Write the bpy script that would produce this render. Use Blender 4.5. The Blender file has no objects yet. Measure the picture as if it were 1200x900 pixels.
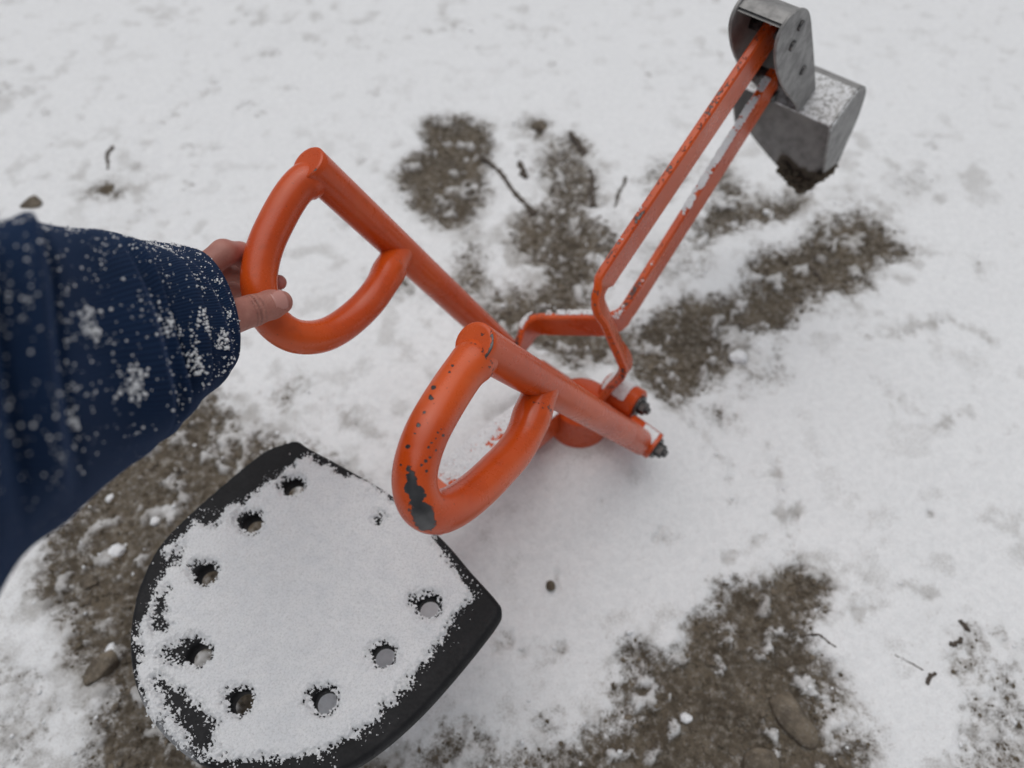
import bpy, bmesh, math, random
import numpy as np
from mathutils import Vector, Matrix
random.seed(7); RNG = np.random.default_rng(11)
SC = bpy.context.scene; COL = SC.collection
# ---------------------------------------------------------------- camera, sky, sun, exposure
cam_d = bpy.data.cameras.new('camera'); cam = bpy.data.objects.new('camera', cam_d); COL.objects.link(cam)
cam.location = (0, 0, 1.03); cam.rotation_euler = (math.radians(35), 0, 0)
cam_d.sensor_width = 36; cam_d.lens = 24.78; cam_d.clip_start = .02; cam_d.clip_end = 500
cam_d.dof.use_dof = True; cam_d.dof.focus_distance = .64; cam_d.dof.aperture_fstop = 3.3
SC.camera = cam
W = bpy.data.worlds.new('World'); SC.world = W; W.use_nodes = True
wn = W.node_tree; bg = wn.nodes['Background']
sky = wn.nodes.new('ShaderNodeTexSky'); sky.sky_type = 'NISHITA'; sky.sun_disc = False
SUN_E, SUN_R = math.radians(80), math.radians(-18)
sky.sun_elevation = SUN_E; sky.sun_rotation = SUN_R; sky.dust_density = 4; sky.air_density = 1.0
hs = wn.nodes.new('ShaderNodeHueSaturation'); hs.inputs['Saturation'].default_value = .32   # a grey overcast sky
wn.links.new(sky.outputs[0], hs.inputs['Color']); wn.links.new(hs.outputs[0], bg.inputs['Color'])
bg.inputs['Strength'].default_value = .075
sd = bpy.data.lights.new('sun', 'SUN'); sd.energy = 1.5; sd.angle = math.radians(80); sd.color = (1, .99, .97)
sun = bpy.data.objects.new('sun', sd); COL.objects.link(sun)
dv = Vector((math.sin(SUN_R)*math.cos(SUN_E), math.cos(SUN_R)*math.cos(SUN_E), math.sin(SUN_E)))
sun.rotation_euler = dv.to_track_quat('Z', 'Y').to_euler()
SC.view_settings.view_transform = 'Standard'; SC.view_settings.look = 'None'
SC.view_settings.exposure = -0.15; SC.view_settings.gamma = 1

# ---------------------------------------------------------------- helpers
V = Vector
def arr(p): return np.asarray(p, float)
_tab = [np.random.default_rng(s).random((256, 256)) for s in range(6)]
def vnoise(x, y, s=0):
    t = _tab[s % 6]; xi = np.floor(x).astype(int); yi = np.floor(y).astype(int)
    fx = x-xi; fy = y-yi; fx = fx*fx*(3-2*fx); fy = fy*fy*(3-2*fy)
    a = t[xi & 255, yi & 255]; b = t[(xi+1) & 255, yi & 255]; c = t[xi & 255, (yi+1) & 255]; d = t[(xi+1) & 255, (yi+1) & 255]
    return (a*(1-fx)+b*fx)*(1-fy)+(c*(1-fx)+d*fx)*fy
def fbm(x, y, f, o=4, s=0, g=.5):
    v = 0; a = 1; n = 0
    for k in range(o):
        v = v+a*vnoise(x*f+17.3*k+5*s, y*f-9.1*k+3*s, s+k); n += a; a *= g; f *= 2.03
    return v/n
def sstep(a, b, x):
    t = np.clip((x-a)/(b-a), 0, 1); return t*t*(3-2*t)
def poly_sd(x, y, poly):                      # signed distance, negative inside
    p = arr(poly); d = np.full(x.shape, 1e9); ins = np.zeros(x.shape, bool)
    for i in range(len(p)):
        a = p[i]; b = p[(i+1) % len(p)]; e = b-a; wx = x-a[0]; wy = y-a[1]
        t = np.clip((wx*e[0]+wy*e[1])/(e@e), 0, 1)
        d = np.minimum(d, (wx-e[0]*t)**2+(wy-e[1]*t)**2)
        c = ((a[1] > y) != (b[1] > y)) & (x < (b[0]-a[0])*(y-a[1])/((b[1]-a[1]) or 1e-12)+a[0])
        ins ^= c
    d = np.sqrt(d); return np.where(ins, -d, d)
def smooth_poly(p, n=8):                      # closed catmull-rom
    p = arr(p); out = []
    for i in range(len(p)):
        a, b, c, d = p[i-1], p[i], p[(i+1) % len(p)], p[(i+2) % len(p)]
        for k in range(n):
            t = k/n; out.append(.5*(2*b+(c-a)*t+(2*a-5*b+4*c-d)*t*t+(3*b-a-3*c+d)*t**3))
    return np.array(out)
def spline(p, n=10):                          # open catmull-rom
    p = arr(p); p = np.vstack([2*p[0]-p[1], p, 2*p[-1]-p[-2]]); out = []
    for i in range(1, len(p)-2):
        a, b, c, d = p[i-1:i+3]
        for k in range(n):
            t = k/n; out.append(.5*(2*b+(c-a)*t+(2*a-5*b+4*c-d)*t*t+(3*b-a-3*c+d)*t**3))
    out.append(p[-2]); return np.array(out)
def new_mesh(name, v, f, smooth=True, attrs=None):
    me = bpy.data.meshes.new(name); v = np.asarray(v, np.float32)
    if isinstance(f, np.ndarray):
        k = f.shape[1]; me.vertices.add(len(v)); me.vertices.foreach_set('co', v.ravel())
        me.loops.add(f.size); me.loops.foreach_set('vertex_index', f.ravel().astype(np.int32))
        me.polygons.add(len(f)); me.polygons.foreach_set('loop_start', np.arange(0, f.size, k, dtype=np.int32))
        me.polygons.foreach_set('loop_total', np.full(len(f), k, np.int32)); me.update(calc_edges=True)
    else:
        me.from_pydata([tuple(map(float, q)) for q in v], [], f); me.update()
    me.polygons.foreach_set('use_smooth', [bool(smooth)]*len(me.polygons))
    for k, a in (attrs or {}).items():
        at = me.attributes.new(k, 'FLOAT', 'POINT'); at.data.foreach_set('value', np.asarray(a, np.float32))
    return me
def top_of(o):
    while o.parent: o = o.parent
    return o
def obj(name, v, f, mat, parent=None, smooth=True, attrs=None, sharp=None):
    v = np.asarray(v, float)
    if parent is not None: v = v-arr(top_of(parent).location)
    me = new_mesh(name, v, f, smooth, attrs); me.materials.append(mat)
    if sharp: me.set_sharp_from_angle(angle=math.radians(sharp))
    o = bpy.data.objects.new(name, me); COL.objects.link(o)
    if parent is not None: o.parent = parent
    return o
def tag(o, label=None, cat=None, group=None, kind=None):
    for k, x in (('label', label), ('category', cat), ('group', group), ('kind', kind)):
        if x: o[k] = x
    return o
def thing(name, label, cat, loc, group=None):
    o = bpy.data.objects.new(name, None); COL.objects.link(o); o.location = loc; o.empty_display_size = .05
    return tag(o, label, cat, group)
def frames(p, ref=None):                      # parallel transport frames
    p = arr(p); t = np.gradient(p, axis=0); t /= np.linalg.norm(t, axis=1)[:, None]
    r = arr(ref) if ref is not None else (np.array([0, 0, 1.]) if abs(t[0][2]) < .9 else np.array([1., 0, 0]))
    u = r-(r@t[0])*t[0]; u /= np.linalg.norm(u); us = [u]
    for i in range(1, len(p)):
        u = us[-1]-(us[-1]@t[i])*t[i]; us.append(u/np.linalg.norm(u))
    us = np.array(us); return t, us, np.cross(t, us)
def tube(p, r, seg=32, edge=.0015, ref=None, wear=None, mod=None, caps=True):
    """swept round tube with rounded cut ends; returns verts, faces, wear"""
    p = arr(p); r = np.broadcast_to(np.asarray(r, float), (len(p),)).copy()
    t, u, w = frames(p, ref); an = np.linspace(0, 2*math.pi, seg, endpoint=False); v = []; we = []
    def ring(c, ui, wi, rr, s):
        for a in an:
            m = mod(s, a) if mod else 1
            v.append(c+rr*m*(math.cos(a)*ui+math.sin(a)*wi)); we.append(wear(s, a, v[-1]) if wear else 0)
    n = len(p)
    if caps:
        for q in (.3, .6, .85): ring(p[0]-t[0]*edge, u[0], w[0], (r[0]-edge)*q, -2)
        ring(p[0]-t[0]*edge, u[0], w[0], r[0]-edge, -1); ring(p[0]-t[0]*edge*.3, u[0], w[0], r[0]-edge*.3, -.5)
    for i in range(n): ring(p[i], u[i], w[i], r[i], i/(n-1))
    if caps:
        ring(p[-1]+t[-1]*edge*.3, u[-1], w[-1], r[-1]-edge*.3, 1); ring(p[-1]+t[-1]*edge, u[-1], w[-1], r[-1]-edge, 1)
        for q in (.85, .6, .3): ring(p[-1]+t[-1]*edge, u[-1], w[-1], (r[-1]-edge)*q, 1)
    m = len(v)//seg; f = []
    for i in range(m-1):
        for j in range(seg):
            k = (j+1) % seg; f.append((i*seg+j, i*seg+k, (i+1)*seg+k, (i+1)*seg+j))
    if caps:
        v.append(p[0]-t[0]*edge); we.append(0); v.append(p[-1]+t[-1]*edge); we.append(0); a, b = len(v)-2, len(v)-1
        for j in range(seg):
            k = (j+1) % seg; f.append((a, k, j)); f.append((b, (m-1)*seg+j, (m-1)*seg+k))
    return np.array(v), f, we
def line(a, b, n=24): return np.linspace(arr(a), arr(b), n)
def fillet(p, rad=.02, n=6):
    p = [arr(q) for q in p]; out = [p[0]]
    for i in range(1, len(p)-1):
        a = p[i-1]-p[i]; b = p[i+1]-p[i]; la, lb = np.linalg.norm(a), np.linalg.norm(b); k = min(rad, la*.45, lb*.45)
        s, e = p[i]+a/la*k, p[i]+b/lb*k
        for j in range(n+1):
            t = j/n; out.append((1-t)**2*s+2*t*(1-t)*p[i]+t*t*e)
    out.append(p[-1]); return np.array(out)
def flat_bar(p, wref, hgt, thk, sub=6):
    """flat steel bar swept along p; wref is the up-direction of the bar's width at every control point"""
    p = arr(p); q = [p[0]]; wr = [arr(wref[0])]
    for i in range(len(p)-1):
        for k in range(1, sub+1): q.append(p[i]+(p[i+1]-p[i])*k/sub); wr.append(arr(wref[i])*(1-k/sub)+arr(wref[i+1])*k/sub)
    q = np.array(q); t = np.gradient(q, axis=0); t /= np.linalg.norm(t, axis=1)[:, None]; v = []; we = []
    h, k, c = hgt/2, thk/2, thk*.22
    prof = [(-k+c, h), (k-c, h), (k, h-c), (k, -h+c), (k-c, -h), (-k+c, -h), (-k, -h+c), (-k, h-c)]
    for i in range(len(q)):
        w = wr[i]-(wr[i]@t[i])*t[i]; w /= np.linalg.norm(w); b = np.cross(t[i], w)
        for x, y in prof: v.append(q[i]+b*x+w*y); we.append(.42 if y > h-c*.5 else 0.)
    f = [(i*8+j, i*8+(j+1) % 8, (i+1)*8+(j+1) % 8, (i+1)*8+j) for i in range(len(q)-1) for j in range(8)]
    f += [tuple(range(7, -1, -1)), tuple(range((len(q)-1)*8, len(q)*8))]
    return np.array(v), f, we
def prism(poly, o, ex, ey, ez, thk, bev=.0):
    """polygon (2-D) in the plane ex,ey at o, thickness along ez, centred; chamfered rim"""
    o, ex, ey, ez = map(arr, (o, ex, ey, ez)); p = arr(poly); c = p.mean(0); n = len(p); v = []
    q = c+(p-c)*(1-bev/np.maximum(np.linalg.norm(p-c, axis=1), 1e-6)[:, None])
    for pp, z in ((q, -thk/2), (p, -thk/2+bev), (p, thk/2-bev), (q, thk/2)):
        for a in pp: v.append(o+ex*a[0]+ey*a[1]+ez*z)
    f = [tuple(range(n-1, -1, -1)), tuple(range(3*n, 4*n))]
    for r in range(3):
        for j in range(n): k = (j+1) % n; f.append((r*n+j, r*n+k, (r+1)*n+k, (r+1)*n+j))
    return np.array(v), f
def join(*parts):
    v = []; f = []; n = 0
    for a, b in parts:
        v.append(np.asarray(a)); f += [tuple(i+n for i in q) for q in b]; n += len(a)
    return np.vstack(v), f
_ico = {}
def ico(sub):
    if sub not in _ico:
        bm = bmesh.new(); bmesh.ops.create_icosphere(bm, subdivisions=sub, radius=1); bm.verts.index_update()
        _ico[sub] = (np.array([q.co[:] for q in bm.verts]), np.array([[q.index for q in fa.verts] for fa in bm.faces])); bm.free()
    return _ico[sub]
def grains(pts, size, sub=1, flat=.75, jit=.25):
    """many small irregular grains as one mesh"""
    bv, bf = ico(sub); pts = np.asarray(pts); n = len(pts); size = np.broadcast_to(np.asarray(size, float), (n,))
    r = RNG.random((n, len(bv)))*2*jit+1-jit; sc = 1+(RNG.random((n, 3))-.5)*.6; sc[:, 2] *= flat
    v = pts[:, None, :]+bv[None]*r[..., None]*sc[:, None, :]*size[:, None, None]
    f = bf[None]+(np.arange(n)*len(bv))[:, None, None]
    return v.reshape(-1, 3), f.reshape(-1, 3)

# ---------------------------------------------------------------- materials
def mat(name, build):
    m = bpy.data.materials.new(name); m.use_nodes = True; nt = m.node_tree
    build(nt, nt.nodes, nt.links, nt.nodes['Principled BSDF']); return m
def noise(nt, co, scale, detail=4, rough=.55, lac=2.0):
    n = nt.nodes.new('ShaderNodeTexNoise'); n.inputs['Scale'].default_value = scale; n.inputs['Detail'].default_value = detail
    n.inputs['Roughness'].default_value = rough; n.inputs['Lacunarity'].default_value = lac
    nt.links.new(co, n.inputs['Vector']); return n.outputs['Fac']
def coords(nt): return nt.nodes.new('ShaderNodeTexCoord').outputs['Object']
def attr(nt, name):
    a = nt.nodes.new('ShaderNodeAttribute'); a.attribute_name = name; return a.outputs['Fac']
def math_(nt, op, a, b=None, clamp=False):
    n = nt.nodes.new('ShaderNodeMath'); n.operation = op; n.use_clamp = clamp
    for i, x in enumerate((a, b)):
        if x is None: continue
        if isinstance(x, (int, float)): n.inputs[i].default_value = x
        else: nt.links.new(x, n.inputs[i])
    return n.outputs[0]
def ramp(nt, fac, a, b, to0=0., to1=1.):
    n = nt.nodes.new('ShaderNodeMapRange'); n.interpolation_type = 'SMOOTHSTEP'
    n.inputs[1].default_value = a; n.inputs[2].default_value = b; n.inputs[3].default_value = to0; n.inputs[4].default_value = to1
    nt.links.new(fac, n.inputs[0]); return n.outputs[0]
def mix(nt, fac, a, b):
    n = nt.nodes.new('ShaderNodeMix'); n.data_type = 'RGBA'
    for i, x in ((0, fac), (6, a), (7, b)):
        if isinstance(x, (int, float)): n.inputs[i].default_value = x if i == 0 else (x, x, x, 1)
        elif isinstance(x, tuple): n.inputs[i].default_value = (*x, 1)
        else: nt.links.new(x, n.inputs[i])
    return n.outputs[2]
def bump(nt, h, dist, strength=1., normal=None):
    n = nt.nodes.new('ShaderNodeBump'); n.inputs['Distance'].default_value = dist; n.inputs['Strength'].default_value = strength
    nt.links.new(h, n.inputs['Height'])
    if normal is not None: nt.links.new(normal, n.inputs['Normal'])
    return n.outputs[0]
def put(L, B, **k):
    for key, x in k.items():
        s = B.inputs[key.replace('_', ' ')]
        if isinstance(x, (int, float)): s.default_value = x
        elif isinstance(x, tuple): s.default_value = (*x, 1) if len(x) == 3 else x
        else: L.new(x, s)

def m_paint(nt, N, L, B):
    co = coords(nt); w = attr(nt, 'wear')
    fine = noise(nt, co, 230, 4, .6); blot = noise(nt, co, 22, 3, .5); spots = noise(nt, co, 420, 2, .5)
    x = math_(nt, 'ADD', math_(nt, 'MULTIPLY', fine, .62), math_(nt, 'MULTIPLY', blot, .38))
    low = noise(nt, co, 90, 3, .5)
    x = math_(nt, 'ADD', math_(nt, 'MULTIPLY', x, .8), math_(nt, 'MULTIPLY', low, .2))
    y = math_(nt, 'ADD', x, math_(nt, 'MULTIPLY', w, .36)); chip = ramp(nt, y, .708, .722); rim = ramp(nt, y, .682, .706)
    hue = noise(nt, co, 9, 3, .5); dirt = noise(nt, co, 60, 5, .7); smear = noise(nt, co, 16, 6, .75)
    c = mix(nt, ramp(nt, hue, .3, .7), (.53, .063, .006), (.63, .090, .010))
    c = mix(nt, ramp(nt, dirt, .50, .8, 0, .4), c, (.30, .042, .010)); c = mix(nt, ramp(nt, smear, .50, .75, 0, .32), c, (.58, .15, .06))
    c = mix(nt, ramp(nt, spots, .70, .76, 0, .55), c, (.10, .022, .012))
    c = mix(nt, math_(nt, 'MULTIPLY', rim, .75), c, (.12, .028, .014))
    c = mix(nt, chip, c, mix(nt, low, (.040, .041, .044), (.15, .15, .152)))
    n1 = bump(nt, ramp(nt, y, .69, .73, 1, 0), .0008, .9); n1 = bump(nt, noise(nt, co, 120, 3), .0004, .08, n1)
    put(L, B, Base_Color=c, Roughness=mix(nt, chip, ramp(nt, smear, .3, .75, .20, .42), .34), Metallic=math_(nt, 'MULTIPLY', chip, .85), Normal=n1)
    B.inputs['Specular IOR Level'].default_value = .5
PAINT = mat('orange_paint', m_paint)
def m_rubber(nt, N, L, B):
    co = coords(nt); a = noise(nt, co, 300, 4, .7); b = noise(nt, co, 25, 4, .6); w = attr(nt, 'frost')
    c = mix(nt, ramp(nt, b, .4, .75), (.007, .007, .0085), (.014, .014, .016))
    fr = ramp(nt, math_(nt, 'ADD', math_(nt, 'MULTIPLY', a, .6), w), .72, 1.25, 0, .75)
    c = mix(nt, fr, c, (.45, .46, .48))
    put(L, B, Base_Color=c, Roughness=ramp(nt, a, .2, .8, .5, .75), Normal=bump(nt, a, .0006, .35)); B.inputs['Specular IOR Level'].default_value = .3
RUBBER = mat('black_rubber', m_rubber)
def m_snow(nt, N, L, B):
    co = coords(nt); gr = noise(nt, co, 520, 3, .7); a = noise(nt, co, 1300, 3, .75); b = noise(nt, co, 260, 3, .6); d = noise(nt, co, 60, 3, .5)
    c = mix(nt, ramp(nt, d, .3, .8), (.86, .87, .885), (.80, .815, .84)); c = mix(nt, ramp(nt, gr, .44, .70, 0, .55), c, (.54, .55, .56))  # grey grain in the colour stands in for shading of the flat relief
    put(L, B, Base_Color=c, Roughness=.75, Normal=bump(nt, b, .0014, .22, bump(nt, a, .0010, .45)))
    B.inputs['Specular IOR Level'].default_value = .2
SNOW = mat('powder_snow', m_snow)
def m_steel(nt, N, L, B):
    co = coords(nt); a = noise(nt, co, 55, 5, .65); b = noise(nt, co, 500, 3, .6); w = attr(nt, 'frost')
    c = mix(nt, ramp(nt, a, .35, .7), (.30, .296, .29), (.21, .207, .204)); c = mix(nt, ramp(nt, noise(nt, co, 18, 6, .75), .58, .78, 0, .3), c, (.15, .12, .10))
    dd = ramp(nt, math_(nt, 'ADD', attr(nt, 'dirt'), math_(nt, 'MULTIPLY', math_(nt, 'SUBTRACT', a, .5), 1.1)), .42, .58); c = mix(nt, dd, c, mix(nt, b, (.05, .038, .027), (.13, .105, .08)))
    fr = ramp(nt, math_(nt, 'ADD', math_(nt, 'MULTIPLY', noise(nt, co, 160, 4, .7), .8), w), .92, 1.12, 0, .85)
    c = mix(nt, fr, c, (.8, .81, .83))
    put(L, B, Base_Color=c, Metallic=math_(nt, 'MULTIPLY', math_(nt, 'SUBTRACT', 1, math_(nt, 'MAXIMUM', fr, dd)), .35), Roughness=mix(nt, math_(nt, 'MAXIMUM', fr, dd), ramp(nt, a, .3, .7, .48, .66), .85), Normal=bump(nt, b, .0006, .4))
STEEL = mat('galvanised_steel', m_steel)
def m_bolt(nt, N, L, B):
    co = coords(nt); a = noise(nt, co, 160, 4, .6)
    put(L, B, Base_Color=mix(nt, ramp(nt, a, .35, .65), (.05, .05, .052), (.16, .155, .15)), Metallic=.7, Roughness=.38)
BOLT = mat('dark_bolt_steel', m_bolt)
def m_soil(nt, N, L, B):
    co = coords(nt); a = noise(nt, co, 70, 6, .7); b = noise(nt, co, 400, 4, .7)
    c = mix(nt, ramp(nt, a, .35, .7), (.075, .058, .040), (.17, .14, .10))
    put(L, B, Base_Color=c, Roughness=.9, Normal=bump(nt, b, .002, .7))
SOIL = mat('wet_soil', m_soil)
def m_stone(nt, N, L, B):
    co = coords(nt); a = noise(nt, co, 45, 6, .65); b = noise(nt, co, 260, 4, .7)
    c = mix(nt, ramp(nt, a, .35, .7), (.085, .068, .050), (.20, .165, .122)); c = mix(nt, ramp(nt, b, .55, .7, 0, .7), c, (.30, .28, .25))
    put(L, B, Base_Color=c, Roughness=.8, Normal=bump(nt, b, .0015, .6))
STONE = mat('tan_stone', m_stone)
def m_bark(nt, N, L, B):
    co = coords(nt); a = noise(nt, co, 120, 5, .7)
    put(L, B, Base_Color=mix(nt, a, (.035, .028, .022), (.13, .105, .085)), Roughness=.85, Normal=bump(nt, a, .0015, .8))
BARK = mat('weathered_bark', m_bark)
def m_ground(nt, N, L, B):
    co = coords(nt); s = attr(nt, 'snow')
    n1 = noise(nt, co, 90, 5, .68); n2 = noise(nt, co, 380, 4, .7); n3 = noise(nt, co, 14, 4, .6); n4 = noise(nt, co, 1100, 2, .6)
    x = math_(nt, 'ADD', s, math_(nt, 'MULTIPLY', math_(nt, 'SUBTRACT', n1, .5), 1.0))
    x = math_(nt, 'ADD', x, math_(nt, 'MULTIPLY', math_(nt, 'SUBTRACT', n2, .5), 1.0))
    x = math_(nt, 'ADD', x, math_(nt, 'MULTIPLY', math_(nt, 'SUBTRACT', n4, .5), .5)); f = ramp(nt, x, .22, .78)
    soil = mix(nt, ramp(nt, n3, .35, .68), (.086, .069, .050), (.165, .135, .099))
    soil = mix(nt, ramp(nt, n1, .42, .74), soil, (.235, .205, .165))
    soil = mix(nt, ramp(nt, n2, .48, .70), soil, (.032, .027, .021))
    sn = mix(nt, ramp(nt, n1, .3, .75), (.86, .872, .885), (.77, .785, .80)); sn = mix(nt, ramp(nt, n2, .46, .70, 0, .42), sn, (.58, .555, .56))
    thin = attr(nt, 'thin')
    g = ramp(nt, math_(nt, 'ADD', thin, math_(nt, 'MULTIPLY', math_(nt, 'SUBTRACT', n2, .5), 1.3)), .22, 1.05, 0, .60)
    sn = mix(nt, g, sn, (.27, .25, .225))
    c = mix(nt, f, soil, sn)
    hs_ = bump(nt, n4, .0012, .30, bump(nt, n2, .0022, .35, bump(nt, n1, .006, .45))); ho = bump(nt, n2, .004, .75)
    nm = N.new('ShaderNodeMix'); nm.data_type = 'VECTOR'; L.new(f, nm.inputs[0]); L.new(ho, nm.inputs[4]); L.new(hs_, nm.inputs[5])
    put(L, B, Base_Color=c, Roughness=ramp(nt, f, 0, 1, .82, .72), Normal=nm.outputs[1])
    B.inputs['Specular IOR Level'].default_value = .25
GROUND = mat('snowy_ground', m_ground)
def m_cloth(nt, N, L, B):
    uv = N.new('ShaderNodeUVMap').outputs[0]; sp = N.new('ShaderNodeSeparateXYZ'); L.new(uv, sp.inputs[0]); co = coords(nt)
    wob = noise(nt, co, 60, 2)
    ph = math_(nt, 'ADD', math_(nt, 'MULTIPLY', sp.outputs[0], 2*math.pi*185), math_(nt, 'MULTIPLY', wob, .5))
    rib = math_(nt, 'ADD', math_(nt, 'MULTIPLY', math_(nt, 'SINE', ph), .5), .5)
    fz = noise(nt, co, 900, 3, .7); bl = noise(nt, co, 14, 3)
    c = mix(nt, ramp(nt, bl, .3, .7), (.0034, .0098, .029), (.0054, .0155, .045))
    c = mix(nt, math_(nt, 'MULTIPLY', rib, .6), c, (.0125, .032, .078))  # rib crests lightened in the colour, a painted highlight on top of the bump
    c = mix(nt, ramp(nt, fz, .55, .8, 0, .4), c, (.014, .030, .07))
    fl = ramp(nt, noise(nt, co, 520, 2, .5), .69, .74, 0, .8); c = mix(nt, math_(nt, 'MULTIPLY', fl, ramp(nt, noise(nt, co, 45, 3), .48, .62)), c, (.7, .72, .76))
    put(L, B, Base_Color=c, Roughness=.88, Normal=bump(nt, fz, .0008, .35, bump(nt, rib, .0008, .6)))
    B.inputs['Specular IOR Level'].default_value = .12; B.inputs['Sheen Weight'].default_value = .22; B.inputs['Sheen Tint'].default_value = (.12, .24, .55, 1); B.inputs['Sheen Roughness'].default_value = .35
CLOTH = mat('navy_ribbed_knit', m_cloth)
def m_skin(nt, N, L, B):
    co = coords(nt); a = noise(nt, co, 40, 4, .6); b = noise(nt, co, 650, 3, .6); r = attr(nt, 'red'); k = attr(nt, 'crease')
    c = mix(nt, ramp(nt, a, .35, .7), (.44, .20, .155), (.34, .135, .105))
    c = mix(nt, math_(nt, 'MULTIPLY', r, .7), c, (.46, .135, .115)); c = mix(nt, math_(nt, 'MULTIPLY', k, .75), c, (.17, .065, .048))
    put(L, B, Base_Color=c, Roughness=.5, Normal=bump(nt, math_(nt, 'MULTIPLY', k, -1), .0012, .8, bump(nt, b, .0008, .5)))
    B.inputs['Subsurface Weight'].default_value = .12; B.inputs['Subsurface Scale'].default_value = .004; B.inputs['Subsurface Radius'].default_value = (1, .35, .2)
SKIN = mat('skin', m_skin)
def m_nail(nt, N, L, B):
    put(L, B, Base_Color=(.50, .25, .215), Roughness=.22)
NAIL = mat('nail', m_nail)

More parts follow.
